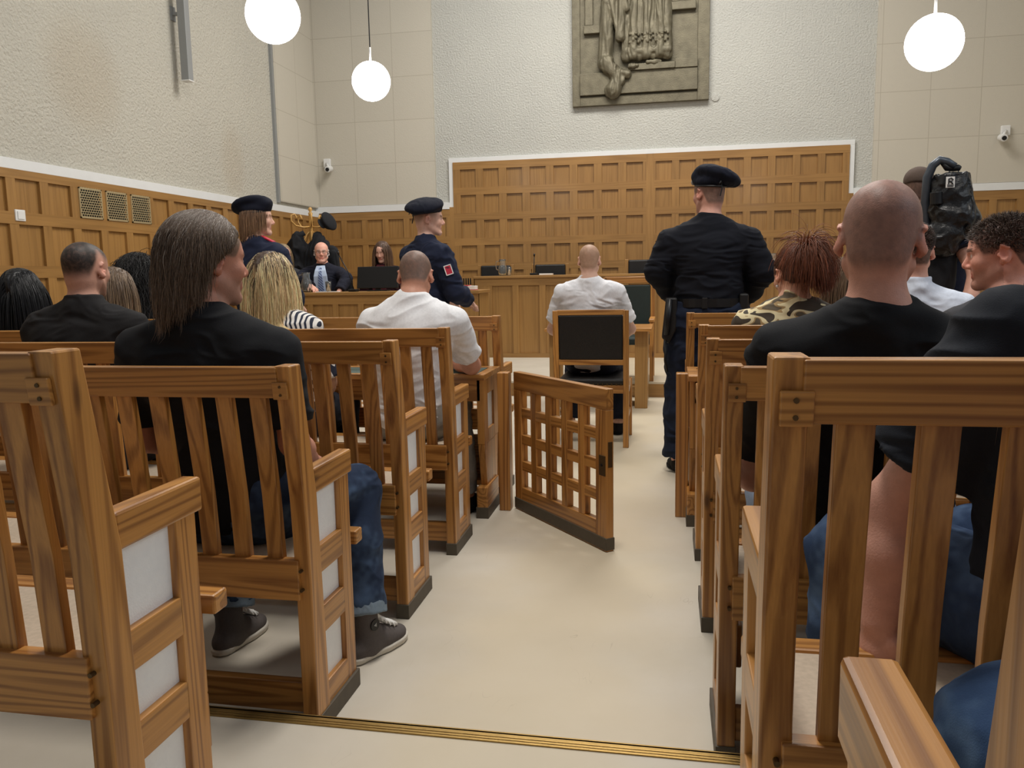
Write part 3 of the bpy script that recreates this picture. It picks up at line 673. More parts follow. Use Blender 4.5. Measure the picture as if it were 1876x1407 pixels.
o = obj('paper_sheet', MB().box((-.1, 0, 0), (.08, .12, .02)), 'white_paper', None, .002); o.location = (q[0]-.06, 11.05, 1.286); tag(o, 'white papers on the judges bench beside the microphone', 'paper')
q = PX(857, 530, 8.68)
t = thing('statute_book', 'thick white paged book with a red cover on the left desk end', 'book', (q[0], 8.62, 1.136))
obj('pages', MB().box((-.07, 0, .005), (.095, .13, .045)), 'white_paper', t, .002); obj('cover', MB().box((-.09, -.004, 0), (.10, .14, .006)).box((-.09, -.004, .045), (.02, .14, .052)).box((-.09, -.004, 0), (-.08, .14, .052)), 'red_paper', t, .002)
for px, lbl in ((590, 'white papers on the left desk before the man in a tie'), (612, 'small white card on the left desk edge')):
    q = PX(px, 535, 8.65); o = obj('paper_sheet', MB().box((-.06, 0, 0), (.06, .09, .008)), 'white_paper', None); o.location = (q[0], 8.62, 1.136); o.rotation_euler = (0, 0, .15); tag(o, lbl, 'paper')

# coat stand with coats and cap
CSX, CSY = PX(569, 400, 10.0)[0], 10.0
t = thing('coat_stand', 'bentwood coat stand with curled hooks in the far left corner', 'coat stand', (CSX, CSY, PF))
obj('pole', MB().lathe([(0, 0), (.035, 0), (.035, .4), (.024, .5), (.024, 1.6), (.034, 1.66), (.024, 1.72), (.024, 1.95), (.03, 1.97), (.012, 1.99), (.028, 2.015), (.02, 2.04), (0, 2.05)]), 'bentwood', t, smooth=True)
for k in range(5):
    a = k*math.pi*.4+.15; c, s = math.cos(a), math.sin(a)
    pts = [(.02, 1.80), (.10, 1.79), (.20, 1.81), (.26, 1.87), (.255, 1.94), (.21, 1.955), (.185, 1.92), (.20, 1.90)]
    obj('hook', MB().tube([(c*r, s*r, z) for r, z in pts], .0105, 8), 'bentwood', t, smooth=True)
    pts = [(.02, 1.74), (.06, 1.70), (.10, 1.62), (.15, 1.59), (.18, 1.62), (.17, 1.66)]
    obj('lower_hook', MB().tube([(c*r, s*r, z) for r, z in pts], .009, 8), 'bentwood', t, smooth=True)
    obj('foot', MB().tube([(c*.02, s*.02, .35), (c*.15, s*.15, .28), (c*.25, s*.25, .05), (c*.32, s*.32, .015)], .012, 8), 'bentwood', t, smooth=True)

# ------------------------------------------------------------------ sculpting with distance fields
V = lambda *a: np.array(a, np.float64)
class SDF:
    def __init__(s, lo, hi, vox):
        s.lo = np.array(lo, float)-3*vox; s.vox = vox
        s.n = np.ceil((np.array(hi)-s.lo)/vox).astype(int)+4
        s.g = np.full(s.n, 1.0, np.float32)
    def _loc(s, lo, hi):
        a = np.clip(np.floor((lo-s.lo)/s.vox).astype(int), 0, s.n); b = np.clip(np.ceil((hi-s.lo)/s.vox).astype(int)+1, 0, s.n)
        if (b <= a).any(): return None
        ax = [(s.lo[i]+s.vox*np.arange(a[i], b[i])).astype(np.float32) for i in range(3)]
        return (slice(a[0], b[0]), slice(a[1], b[1]), slice(a[2], b[2])), ax[0][:, None, None], ax[1][None, :, None], ax[2][None, None, :]
    def _put(s, sl, d, k, op):
        g = s.g[sl]
        if op == 'add':
            if k > 0:
                h = np.clip(.5+.5*(g-d)/k, 0, 1); s.g[sl] = g*(1-h)+d*h-k*h*(1-h)
            else: s.g[sl] = np.minimum(g, d)
        elif op == 'sub':
            h = np.clip(.5-.5*(g+d)/max(k, 1e-5), 0, 1); s.g[sl] = g*(1-h)-d*h+k*h*(1-h)
    def cap(s, a, b, ra, rb=None, k=.02, flat=False, op='add', flata=False):
        rb = ra if rb is None else rb; a = np.array(a, float); b = np.array(b, float); m = max(ra, rb)+k+2.5*s.vox
        L = s._loc(np.minimum(a, b)-m, np.maximum(a, b)+m)
        if L is None: return s
        sl, X, Y, Z = L; ab = b-a; l2 = float(ab@ab)+1e-12; f = np.float32
        px, py, pz = X-f(a[0]), Y-f(a[1]), Z-f(a[2])
        t0 = (px*f(ab[0])+py*f(ab[1])+pz*f(ab[2]))/f(l2); t = np.clip(t0, 0, 1)
        d = np.sqrt((px-t*f(ab[0]))**2+(py-t*f(ab[1]))**2+(pz-t*f(ab[2]))**2)-(f(ra)+t*f(rb-ra))
        if flat: d = np.maximum(d, (t0-1)*f(math.sqrt(l2)))
        if flata: d = np.maximum(d, -t0*f(math.sqrt(l2)))
        s._put(sl, d, k, op); return s
    def chain(s, pts, rs, k=.02, flat=False):
        for i in range(len(pts)-1): s.cap(pts[i], pts[i+1], rs[i], rs[i+1], k, flat and i == len(pts)-2)
        return s
    def ell(s, c, r, M=None, k=.02, op='add'):
        c = np.array(c, float); r = np.array(r, float); m = r.max()+k+2.5*s.vox
        L = s._loc(c-m, c+m)
        if L is None: return s
        sl, X, Y, Z = L; f = np.float32; px, py, pz = X-f(c[0]), Y-f(c[1]), Z-f(c[2])
        if M is not None:   # columns of M are the ellipsoid's own axes
            M = np.array(M, np.float32); px, py, pz = [px*M[0, i]+py*M[1, i]+pz*M[2, i] for i in range(3)]
        k0 = np.sqrt((px/f(r[0]))**2+(py/f(r[1]))**2+(pz/f(r[2]))**2); k1 = np.sqrt((px/f(r[0]**2))**2+(py/f(r[1]**2))**2+(pz/f(r[2]**2))**2)
        d = k0*(k0-1)/np.maximum(k1, f(1e-3)); d = np.where(k0 < .02, -f(r.min()), d)
        s._put(sl, d, k, op); return s
    def plane_cut(s, p, n):   # keep the side where (x-p).n < 0
        X = (s.lo[0]+s.vox*np.arange(s.n[0]))[:, None, None]; Y = (s.lo[1]+s.vox*np.arange(s.n[1]))[None, :, None]; Z = (s.lo[2]+s.vox*np.arange(s.n[2]))[None, None, :]
        s.g = np.maximum(s.g, ((X-p[0])*n[0]+(Y-p[1])*n[1]+(Z-p[2])*n[2]).astype(np.float32)); return s
    def poly(s):
        g = vdb.FloatGrid(1.0); g.copyFromArray(np.ascontiguousarray(s.g)); p, q = g.convertToQuads(0.0)
        return np.asarray(p, np.float64)*s.vox+s.lo, np.asarray(q)
_LAT = RNG.rand(32, 32, 32).astype(np.float32)
def vnoise(P):
    i = np.floor(P).astype(int); f = P-i; f = f*f*(3-2*f); i &= 31; j = (i+1) & 31; r = 0
    for a in (0, 1):
        for b in (0, 1):
            for c in (0, 1):
                w = (f[:, 0] if a else 1-f[:, 0])*(f[:, 1] if b else 1-f[:, 1])*(f[:, 2] if c else 1-f[:, 2])
                r = r+w*_LAT[(j if a else i)[:, 0], (j if b else i)[:, 1], (j if c else i)[:, 2]]
    return r*2-1
def vnormals(v, q):
    a, b, c, d = v[q[:, 0]], v[q[:, 1]], v[q[:, 2]], v[q[:, 3]]; n = np.cross(c-a, d-b); o = np.zeros_like(v)
    for i in range(4):
        for j in range(3): o[:, j] += np.bincount(q[:, i], n[:, j], len(v))
    return o/(np.linalg.norm(o, axis=1, keepdims=True)+1e-12)
def qmesh(name, v, q, m, parent=None, origin=(0, 0, 0), col=None):
    v = v-np.array(origin); me = bpy.data.meshes.new(name); me.vertices.add(len(v)); me.vertices.foreach_set('co', v.astype(np.float32).ravel())
    nq, w = q.shape; me.loops.add(nq*w); me.loops.foreach_set('vertex_index', q.astype(np.int32).ravel())
    me.polygons.add(nq); me.polygons.foreach_set('loop_start', np.arange(0, nq*w, w, dtype=np.int32))
    me.update(calc_edges=True); me.validate(); me.shade_smooth()
    if col is not None and len(me.vertices) == len(v):
        a = me.color_attributes.new('Col', 'FLOAT_COLOR', 'POINT'); c = np.ones((len(v), 4), np.float32); c[:, :3] = col; a.data.foreach_set('color', c.ravel())
    me.materials.append(MATS[m] if isinstance(m, str) else m)
    o = bpy.data.objects.new(name, me); COL.objects.link(o)
    if parent: o.parent = parent
    return o
def linc(c): return np.array(lin(*c)[:3])
def rotz(a): c, s = math.cos(a), math.sin(a); return np.array([[c, -s, 0], [s, c, 0], [0, 0, 1.0]])
def rotx(a): c, s = math.cos(a), math.sin(a); return np.array([[1.0, 0, 0], [0, c, -s], [0, s, c]])
def roty(a): c, s = math.cos(a), math.sin(a); return np.array([[c, 0, s], [0, 1.0, 0], [-s, 0, c]])
def sst(x, a, b): t = np.clip((x-a)/(b-a), 0, 1); return t*t*(3-2*t)
def folds(v, q, amp, sc=(9, 9, 14), seed=0, passes=2):
    n = vnormals(v, q); P = v*np.array(sc)+seed*3.7
    w = vnoise(P*.7+5)*.8
    d = vnoise(P+w[:, None])+.5*vnoise(P*2.1+w[:, None]*2+9)
    d = 1-np.abs(d)*2.2
    return v+n*(amp*d)[:, None]

# ------------------------------------------------------------------ people
def head_sdf(s, T, hs, female=False, eyes=True, mouth=0.0):
    """T maps head coordinates (x right, y forward, z up; origin between the ears) to world; hs scales"""
    R = T['R']; H = T['H']
    def p(x, y, z): return H+R@(V(x, y, z)*hs)
    def E(c, r, k=.012, M=None, op='add'): s.ell(p(*c), V(*r)*hs, R if M is None else R@M, k*hs, op)
    def C(a, b, ra, rb=None, k=.012, op='add'): s.cap(p(*a), p(*b), ra*hs, (ra if rb is None else rb)*hs, k*hs, op=op)
    j = .92 if female else 1.0
    E((0, -.018, .040), (.0755, .096, .080)); E((0, .030, .035), (.066, .066, .062), .03)
    E((0, .030, -.030), (.060*j, .064, .078), .03); E((0, -.045, -.02), (.060, .055, .06), .03)
    for sx in (-1, 1):
        C((sx*.054*j, .002, -.052), (sx*.020*j, .070, -.098), .017, .016, .025)
        E((sx*.038, .064, -.022), (.024, .022, .026), .02)
        C((sx*.010, .090, .022), (sx*.042, .078, .024), .0095 if not female else .007, .008, .014)
    E((0, .077, -.098), (.020, .018, .018), .018)
    for sx in (-1, 1):
        E((sx*.031, .098, .004), (.017, .016, .011), .010, op='sub')
        E((sx*.031, .0775, .004), (.0135, .013, .0125), .002)
    C((0, .090, .012), (0, .109, -.024), .0075, .0115, .010); E((0, .107, -.030), (.0115, .0105, .009), .006)
    for sx in (-1, 1): E((sx*.0125, .098, -.033), (.0075, .009, .0075), .006)
    C((-.019, .086, -.056), (.019, .086, -.056), .0065, k=.008); C((-.015, .086, -.068), (.015, .086, -.068), .0078, k=.008)
    C((-.022, .096, -.062), (.022, .096, -.062), .0028, k=.004, op='sub')
    for sx in (-1, 1):
        M = rotz(-sx*.5)@roty(-sx*.18)
        E((sx*.079, -.014, .0), (.0095, .021, .034), .008, M); E((sx*.088, -.008, .004), (.009, .013, .022), .004, M, op='sub'); E((sx*.078, -.006, -.026), (.007, .011, .012), .008)
        C((sx*.083, -.026, .018), (sx*.084, -.003, .030), .005, .004, .004)
        E((sx*.080, .007, -.003), (.005, .005, .008), .004)
def tint(v, T, hs, skin, hair):
    """colours of skin, lips, eyes and cropped hair by position on the head"""
    L = ((v-T['H'])@T['R'])/hs; x, y, z = L.T; n = vnoise(L*90)*.5+vnoise(L*220)*.5
    base = linc(skin); col = np.tile(base, (len(v), 1))
    near = np.linalg.norm(L, axis=1) < .17
    def mixin(c, w): nonlocal col; w = np.clip(w, 0, 1)[:, None]; col = col*(1-w)+linc(c)*w if not isinstance(c, np.ndarray) else col*(1-w)+c*w
    red = np.array([base[0]*1.02, base[1]*.66, base[2]*.62])
    mixin(red, .55*np.exp(-((np.abs(x)-.083)/.014)**2-((y+.01)/.03)**2-(z/.04)**2))
    mixin(red, .45*np.exp(-(x/.02)**2-((y-.112)/.02)**2-((z+.028)/.02)**2)); mixin(red, .3*np.exp(-((np.abs(x)-.042)/.02)**2-((y-.078)/.02)**2-((z+.03)/.02)**2))
    mixin(np.array([base[0]*.8, base[1]*.42, base[2]*.42]), .8*(sst(-np.abs(z+.062), -.014, -.008)*(y > .075)*sst(-np.abs(x), -.026, -.02)))
    if hair.get('brow') is not None:
        mixin(hair['brow'], .8*sst(-np.abs(z-.026-.05*(np.abs(x)-.03)*0), -.008, -.004)*(y > .06)*(np.abs(x) > .010)*(np.abs(x) < .05))
    ed = np.sqrt((np.abs(x)-.031)**2+(z-.004)**2)
    eye = (y > .078)*sst(-ed, -.0105, -.009)*sst(-np.abs(z-.004), -.0062, -.005)
    mixin((222, 214, 206), eye*(0 if hair.get('closed') else 1)); mixin((52, 42, 34), (0 if hair.get('closed') else 1)*(y > .084)*sst(-ed, -.0055, -.0045))
    if hair.get('crop'):
        c = hair['crop']; hl = hair.get('line', (.062, -.008, -.075))   # hairline heights: forehead, temple, nape
        zl = np.where(y > .03, hl[1]+(hl[0]-hl[1])*sst(y, .045, .085), np.where(y > -.03, hl[1], hl[1]+(hl[2]-hl[1])*sst(-y, .03, .075)))
        zl = zl+.03*np.exp(-((y+.012)/.022)**2)*(np.abs(x) > .06)   # cut around the ear
        f = hair.get('fade', .012); w = sst(z, zl-f*.3, zl+f)
        if hair.get('thin'):   # balding crown
            w = w*(1-hair['thin']*np.exp(-(x/.045)**2-((y-.03)/.06)**2)*(z > .05))
        onear = (np.abs(x) > .0775)*(np.abs(y+.012) < .03)*(np.abs(z) < .04)
        mixin(c, w*(hair.get('dens', .85)+.15*n)*(1-onear))
    if hair.get('stubble'):
        mixin(hair['stubble'], .45*sst(-z, .03, .06)*(y > -.005)*(y < .12)*(1-sst(-np.abs(z+.062), -.012, -.008)*(y > .085))*(z > -.13))
    if hair.get('frill'):   # white fringe round a bald head
        mixin(hair['frill'], .9*(y < .035)*sst(z, -.06, -.04)*sst(-z, -.06, -.035))
    return np.clip(col, 0, 1)
def hand_sdf(s, wr, fa, pn, hs=1.0, left=False, curl=.5):
    """hand growing from wrist wr along fa; pn is the palm normal; five bent fingers"""
    fa = fa/np.linalg.norm(fa); pn = pn-fa*(pn@fa); pn /= np.linalg.norm(pn); sd = np.cross(fa, pn)*(1 if left else -1)   # sd points to the thumb
    s.cap(wr, wr+fa*.05*hs, .024*hs, .026*hs, .015); c = wr+fa*.058*hs
    s.ell(c, V(.046, .040, .016)*hs, np.stack([fa, sd, pn], 1), .014)
    for i, (o, L) in enumerate(((.030, .070), (.011, .080), (-.010, .075), (-.030, .058))):
        b = c+fa*.036*hs+sd*o*hs; a = .25*curl; P = b; r = .0092*hs
        for sg, l in enumerate((.44, .31, .25)):
            d = fa*math.cos(a)+pn*math.sin(a); Q = P+d*L*l*hs; s.cap(P, Q, r, r*.92, .004); P = Q; r *= .93; a += curl*.9
    b = c-fa*.025*hs+sd*.030*hs; d = (fa*.55+sd*.7+pn*.45); d /= np.linalg.norm(d); Q = b+d*.035*hs; s.cap(b, Q, .015*hs, .012*hs, .012)
    d = (fa*.9+sd*.25+pn*.4); d /= np.linalg.norm(d); s.cap(Q, Q+d*.045*hs, .0115*hs, .0085*hs, .004)

def skeleton(a):
    """all joints in world coordinates; a is the specification dict"""
    J = {}; H = np.array(a['H'], float); by = -math.radians(a.get('by', 0)); B = rotz(by); hs = a.get('hs', 1.0)
    R = rotz(-math.radians(a.get('hy', 0)))@rotx(-math.radians(a.get('hp', 0)))@roty(math.radians(a.get('hr', 0)))
    J['T'] = {'R': R, 'H': H}; J['B'] = B; J['hs'] = hs
    sw = a.get('sw', .185); nb = V(*a.get('nb', (0, -.035, -.185)))
    N = H+B@(nb*hs); J['N'] = N; J['atlas'] = H+R@V(0, -.03, -.055)*hs
    drop = a.get('drop', .045)+.035
    for s_, k in ((-1, 'L'), (1, 'R')): J['S'+k] = N+B@V(s_*sw, a.get('sfy', .0), -drop+a.get('tilt', 0)*s_) if a.get('S'+k) is None else np.array(a['S'+k], float)
    P = np.array(a['hip'], float); J['P'] = P; b = a.get('bulk', 1.0)
    for s_, k in ((-1, 'L'), (1, 'R')): J['Hp'+k] = P+B@V(s_*.095*b**.5, 0, -.01)
    if a.get('stand'):
        for s_, k in ((-1, 'L'), (1, 'R')):
            f = V(*a.get('foot'+k, (s_*.12, 0, 0))); A = V(P[0], P[1], a.get('ground', 0))+B@f; A[2] = a.get('ground', 0)+.09; J['A'+k] = A
            J['K'+k] = (J['Hp'+k]+A)/2+B@V(s_*.01, .025, .01)
            J['F'+k] = B@rotz(-s_*.25)@V(0, 1, 0)
    else:
        for s_, k in ((-1, 'L'), (1, 'R')):
            kn = a.get('knee'+k); J['K'+k] = np.array(kn, float) if kn is not None else P+B@V(s_*.15, a.get('kn', .35), .0)
            an = a.get('ankle'+k); g = a.get('ground', 0); J['A'+k] = np.array(an, float) if an is not None else V(J['K'+k][0], J['K'+k][1]-.02, g+.09)
            J['F'+k] = B@rotz(-s_*.15)@V(0, 1, 0)
    for s_, k in ((-1, 'L'), (1, 'R')):
        e = a.get('elbow'+k); w = a.get('wrist'+k); Sx = J['S'+k]
        J['E'+k] = np.array(e, float) if e is not None else Sx+B@V(s_*.06, .06, -.27)
        J['W'+k] = np.array(w, float) if w is not None else J['E'+k]+B@V(-s_*.10, .20, -.08)
    return J
def torso(s, J, a, t=0.0, k=.05):
    b = a.get('bulk', 1.0); B = J['B']; N, P = J['N'], J['P']; sw = a.get('sw', .185); M = B
    up_ = N-P; L = np.linalg.norm(up_); u = up_/L
    sx = np.cross(B@V(0, 1, 0), u); sx /= np.linalg.norm(sx); fy = np.cross(u, sx); M = np.stack([sx, fy, u], 1); J['M'] = M
    hunch = a.get('hunch', 0.0)
    ch = N-u*.20-fy*(.0+hunch); J['chest'] = ch
    s.ell(ch, V(sw*.86+t, .112*b+t, .20+t), M, k)
    s.ell(N-u*.34-fy*hunch*.6, V(.142*b+t, .108*b+t, .17+t), M, k)
    s.ell(P+u*.14, V(.145*b+t, .115*b+t, .14+t), M, k)
    s.ell(P+u*.015, V(.172*b**.6+t, .125*b+t, .12+t), M, k)
    for kx in 'LR':
        s.cap(N-u*.015, J['S'+kx], .050*b+t*.6, .046*b**.5+t, k)
        s.cap(N+u*.02-fy*.01, J['S'+kx]*.55+N*.45, .045+t*.3, .045+t*.5, k*.8)
        s.ell(J['S'+kx]*.66+ch*.34-fy*.02, V(.065+t, .07+t, .10+t), M, k)
    if a.get('female'):
        for q in (-1, 1): s.ell(ch+sx*q*.075+fy*.085-u*.01, V(.065+t*.5, .055+t*.5, .06+t*.5), M, .03)
def arms(s, J, a, t=0.0, upto=2.0, k=.02, which='LR', flat=True):
    m = a.get('arm', 1.0)
    for kx in which:
        Sx, E, Wr = J['S'+kx], J['E'+kx], J['W'+kx]
        if upto <= 1.0:
            s.cap(Sx, Sx+(E-Sx)*upto, .050*m+t, (.053-.010*upto)*m+t*1.25, k*1.5, flat)
        else:
            s.cap(Sx, E, .050*m+t, .042*m+t, k*1.5); f = min(upto-1, 1)
            if f >= 1:
                s.cap(E, E*.55+Wr*.45, .043*m+t, .041*m+t, k); s.cap(E*.55+Wr*.45, Wr, .041*m+t, .0275*m+t*.8, k, flat and t > 0)
            else: s.cap(E, E+(Wr-E)*f, .043*m+t, .036*m+t, k, flat and t > 0)
def legs(s, J, a, t=0.0, k=.025, upto=.97, flat=True):
    b = a.get('bulk', 1.0)**.5*a.get('leg', 1.0)
    for kx in 'LR':
        Hp, K, A = J['Hp'+kx], J['K'+kx], J['A'+kx]
        s.cap(Hp, Hp*.5+K*.5, .090*b+t, .078*b+t, k*1.6); s.cap(Hp*.5+K*.5, K, .078*b+t, .057*b+t, k)
        m = K*.65+A*.35; back = -(J['B']@V(0, 1, 0))*.018
        s.cap(K, m+back, .056*b+t, .055*b+t, k); e = K+(A-K)*upto
        s.cap(m+back, e, .055*b+t, .038*b+t*1.6, k, flat and t > 0)
def shoe(kx, J, a, par, O, c=(30, 28, 28), sole=(20, 20, 20), high=False):
    A = J['A'+kx]; f = J['F'+kx]; f = f/np.linalg.norm(f); g = A[2]-.09; sd = np.cross(f, V(0, 0, 1)); base = V(A[0], A[1], g); M = np.stack([f, sd, V(0, 0, 1)], 1)
    s = SDF(base-V(.24, .24, .02), base+V(.24, .24, .2), .005)
    s.cap(base+f*-.045+V(0, 0, .038), base+f*.06+V(0, 0, .040), .036, .042, .02); s.ell(base+f*.115+V(0, 0, .032), V(.075, .045, .034), M, .03)
    s.cap(A+V(0, 0, -.045), A+V(0, 0, .10 if high else .0)-f*.005, .047, .047, .03, True)
    s.cap(base+f*.03+V(0, 0, .075), base+f*.09+V(0, 0, .048), .034, .03, .02); s.plane_cut(base+V(0, 0, .012), V(0, 0, -1))
    v, q = s.poly(); o1 = qmesh('shoe', v, q, 'cloth', par, O, linc(c))
    s = SDF(base-V(.24, .24, .02), base+V(.24, .24, .1), .005)
    s.cap(base-f*.045+V(0, 0, .02), base+f*.06+V(0, 0, .02), .040, .046, .02); s.ell(base+f*.115+V(0, 0, .02), V(.082, .050, .05), M, .03); s.plane_cut(base+V(0, 0, .024), V(0, 0, 1)); s.plane_cut(base+V(0, 0, .001), V(0, 0, -1))
    v, q = s.poly(); o2 = qmesh('sole', v, q, 'cloth', o1, V(0, 0, 0)+O, linc(sole)); return o1, base, f, sd
def strands(roots, dirs, ell, n, step, r, cols, par, O, grav=.25, keep=.75, jit=.02, curl=0.0, tip=.4, name='hair', lens=None, attract=None, seed=1, mat='hair', stop=()):
    """hair as tapered locks that follow gravity and slide over a list of ellipsoids (c, r, M)"""
    rg = np.random.RandomState(seed); P = roots.copy(); D = dirs.copy(); N = len(P); pts = [P.copy()]
    lens = np.ones(N) if lens is None else lens; ph = rg.rand(N)*6.28
    alive = np.ones(N)
    for i in range(n-1):
        D = D*keep+V(0, 0, -1)*grav+rg.randn(N, 3)*jit
        if attract is not None:
            w = attract[1](i); t = attract[0]-P; t /= np.linalg.norm(t, axis=1, keepdims=True)+1e-6; D = D+t*w
        D /= np.linalg.norm(D, axis=1, keepdims=True); P = P+D*(step*lens*alive)[:, None]
        for c, rr, M in stop: alive = alive*((((P-c)@M/rr)**2).sum(1) > 1)
        if curl: P = P+np.stack([np.cos(ph+i*1.3), np.sin(ph+i*1.3), 0*ph], 1)*curl*alive[:, None]
        for c, rr, M in ell:
            L = (P-c)@M; k = np.sqrt(((L/rr)**2).sum(1)); ins = k < 1
            if ins.any():
                Ln = L[ins]/k[ins][:, None]; P[ins] = c+Ln@M.T; nn = (Ln/rr**2)@M.T; nn /= np.linalg.norm(nn, axis=1, keepdims=True)
                dd = (D[ins]*nn).sum(1); D[ins] = D[ins]-nn*np.minimum(dd, 0)[:, None]
        pts.append(P.copy())
    Pt = np.stack(pts, 1); Tn = np.gradient(Pt, axis=1); Tn /= np.linalg.norm(Tn, axis=2, keepdims=True)+1e-9
    a = np.cross(Tn, rg.randn(N, 1, 3)); a /= np.linalg.norm(a, axis=2, keepdims=True)+1e-9; b = np.cross(Tn, a)
    rad = r*(1-(1-tip)*np.linspace(0, 1, n)**2)*np.ones((N, 1))*(.7+.6*rg.rand(N, 1)); rad[:, -1] *= .3
    vs = []
    for k in range(3):
        t = 2*math.pi*k/3; vs.append(Pt+rad[..., None]*(a*math.cos(t)+b*math.sin(t)*.6))
    v = np.stack(vs, 2).reshape(-1, 3); base = (np.arange(N)*n*3)[:, None, None]; i = (np.arange(n-1)*3)[None, :, None]; k = np.arange(3)[None, None, :]; k2 = (k+1) % 3
    q = np.stack([base+i+k, base+i+k2, base+i+3+k2, base+i+3+k], -1).reshape(-1, 4)
    c = np.repeat(cols, 3, axis=1).reshape(-1, 3) if cols.ndim == 3 else np.repeat(cols, n*3, axis=0)
    return v, q, c
def scalp_roots(T, hs, N, region, seed, scale=1.0):
    rg = np.random.RandomState(seed); out = []
    c = V(0, -.015, .042); r = V(.077, .098, .082)*scale
    while sum(map(len, out)) < N:
        d = rg.randn(N*3, 3); d /= np.linalg.norm(d, axis=1, keepdims=True); L = c+d*r; m = region(L); out.append(np.hstack([L[m], d[m]]))
    o = np.vstack(out)[:N]; W = T['H']+(o[:, :3]*hs)@T['R'].T; D = o[:, 3:]@T['R'].T
    return W, D, o[:, :3]
def haircap(T, hs, region_cut, thick, par, O, col, vox=.006, amp=.004, extra=None, name='hair'):
    """solid volume of hair hugging the skull"""
    H, R = T['H'], T['R']; s = SDF(H-V(.2, .2, .3)*hs, H+V(.2, .2, .2)*hs, vox)
    s.ell(H+R@V(0, -.018, .045)*hs, (V(.077, .099, .082)+thick)*hs, R, .01)
    s.ell(H+R@V(0, -.048, -.015)*hs, (V(.064, .060, .06)+thick)*hs, R, .03)
    if extra: extra(s)
    for p, n in region_cut: s.plane_cut(H+R@(V(*p)*hs), R@(V(*n)/np.linalg.norm(n)))
    return s
def long_hair(a, J, par, O, spec):
    T, hs = J['T'], J['hs']; H, R = T['H'], T['R']; N = spec.get('n', 1500); n = spec.get('seg', 12); ln = spec['len']; c1, c2 = linc(spec['col']), linc(spec.get('col2', spec['col']))
    fl = spec.get('front', .06)
    def region(L): return (L[:, 1] < spec.get('ymax', .068))*(L[:, 2] > np.where(L[:, 1] > .02, .035+(L[:, 1]-.02)*.8, np.where(L[:, 1] > -.04, .015, -.06)))
    W, D, L = scalp_roots(T, hs, N, region, spec.get('seed', 3)); rg = np.random.RandomState(5)
    part = R@V(1, 0, 0); side = np.sign(L[:, 0]+spec.get('part', 0)+1e-6)[:, None]
    comb = R@V(*spec.get('comb', (0, -.35, -.1)))
    fr = (L[:, 1:2] > .025); D = D*.5+part*side*(.6+1.1*fr)*(L[:, 2:3] > .03)*spec.get('push', 1)+comb*(1-.6*fr*spec.get('push', 1)); D /= np.linalg.norm(D, axis=1, keepdims=True)
    vol = spec.get('vol', .014); layer = vol*(.35+.65*rg.rand(N))
    ell = [(H+R@V(0, -.018, .045)*hs, (V(.077, .099, .082)+vol*.8)*hs, R), (H+R@V(0, -.03, -.03)*hs, (V(.070, .075, .08)+vol*.6)*hs, R), (J['N']-V(0, 0, .02), V(.075, .075, .12), np.eye(3)),
           (J['N']+V(0, 0, -.13), V(a.get('sw', .185)+.03, .12*a.get('bulk', 1)+.02, .14), J['B'])]
    lens = 1+spec.get('lvar', .15)*rg.randn(N); lens *= 1-.25*(L[:, 2] < 0)
    cols = c1[None]*(1+.16*rg.randn(N, 1)); cols = np.clip(cols, .003, 1)
    tt = np.linspace(0, 1, n)[None, :, None]; m = sst(tt+.15*rg.randn(N, 1, 1), *spec.get('ombre', (.15, .5)))
    if 'streak' in spec: cols = np.where(rg.rand(N, 1) < .14, linc(spec['streak'])[None], cols)
    cc2 = np.clip(c2[None]*(1+.22*rg.randn(N, 1)), .003, 1)
    C = cols[:, None]*(1-m)+cc2[:, None]*m
    at = None
    if 'attract' in spec: at = (np.array(spec['attract'][0]), spec['attract'][1])
    v, q, c = strands(W, D, ell, n, ln/(n-1), spec.get('r', .0016), C, par, O, spec.get('grav', .5), spec.get('keep', .55), spec.get('jit', .03), spec.get('curl', 0), lens=lens, attract=at, seed=spec.get('seed', 3), stop=[(H+R@V(*c_)*hs, V(*r_)*hs, R) for c_, r_ in spec.get('stop', [])])
    # inner volume so that no scalp shows through
    th = vol*.62; cut = -.075 if ln < .28 else -.30
    def curtain(s):
        if ln >= .18:
            h = min(ln*.5, .2); s.ell(H+R@V(0, -.035, .02)*hs-V(0, 0, h*.75), V(spec.get('cw', .080)+vol*.6, .060+vol*.4, h+.02)*hs, R, .02)
    s = haircap(T, hs, [((0, spec.get('hl', (.062, -.35))[0], .05), (0, 1, spec.get('hl', (.062, -.35))[1]))], th, par, O, None, extra=curtain)
    s.plane_cut(H-V(0, 0, spec.get('cutz', max(.06, ln-.10))), V(0, 0, -1))
    if spec.get('ears'):
        for sx in (-1, 1): s.ell(H+R@V(sx*.085, .008, -.025)*hs, V(.034, .030, .05)*hs, R, .01, 'sub')
    s.ell(J['N']-V(0, 0, .02), V(.065, .06, .06), None, .02, 'sub')
    if spec.get('face', True): s.ell(H+R@V(0, .085, -.045)*hs, V(spec.get('fw', .066), .085, .10)*hs, R, .01, 'sub')
    v2, q2 = s.poly(); v2 = folds(v2, q2, .003, (70, 70, 9), 3); mm = np.clip((H[2]+.09-v2[:, 2])/ln, 0, 1)[:, None]; mm = sst(mm+.12*vnoise(v2*np.array([60, 60, 8]))[:, None], *spec.get('ombre', (.15, .5))); dark = (c1*(1-mm)+c2*mm)*(.86+.14*vnoise(v2*np.array([160, 160, 6])))[:, None]
    v = np.vstack([v, v2]); q = np.vstack([q, q2+len(v)-len(v2)]); c = np.vstack([c, np.clip(dark, .002, 1)])
    return qmesh('hair', v, q, 'hair', par, O, c)
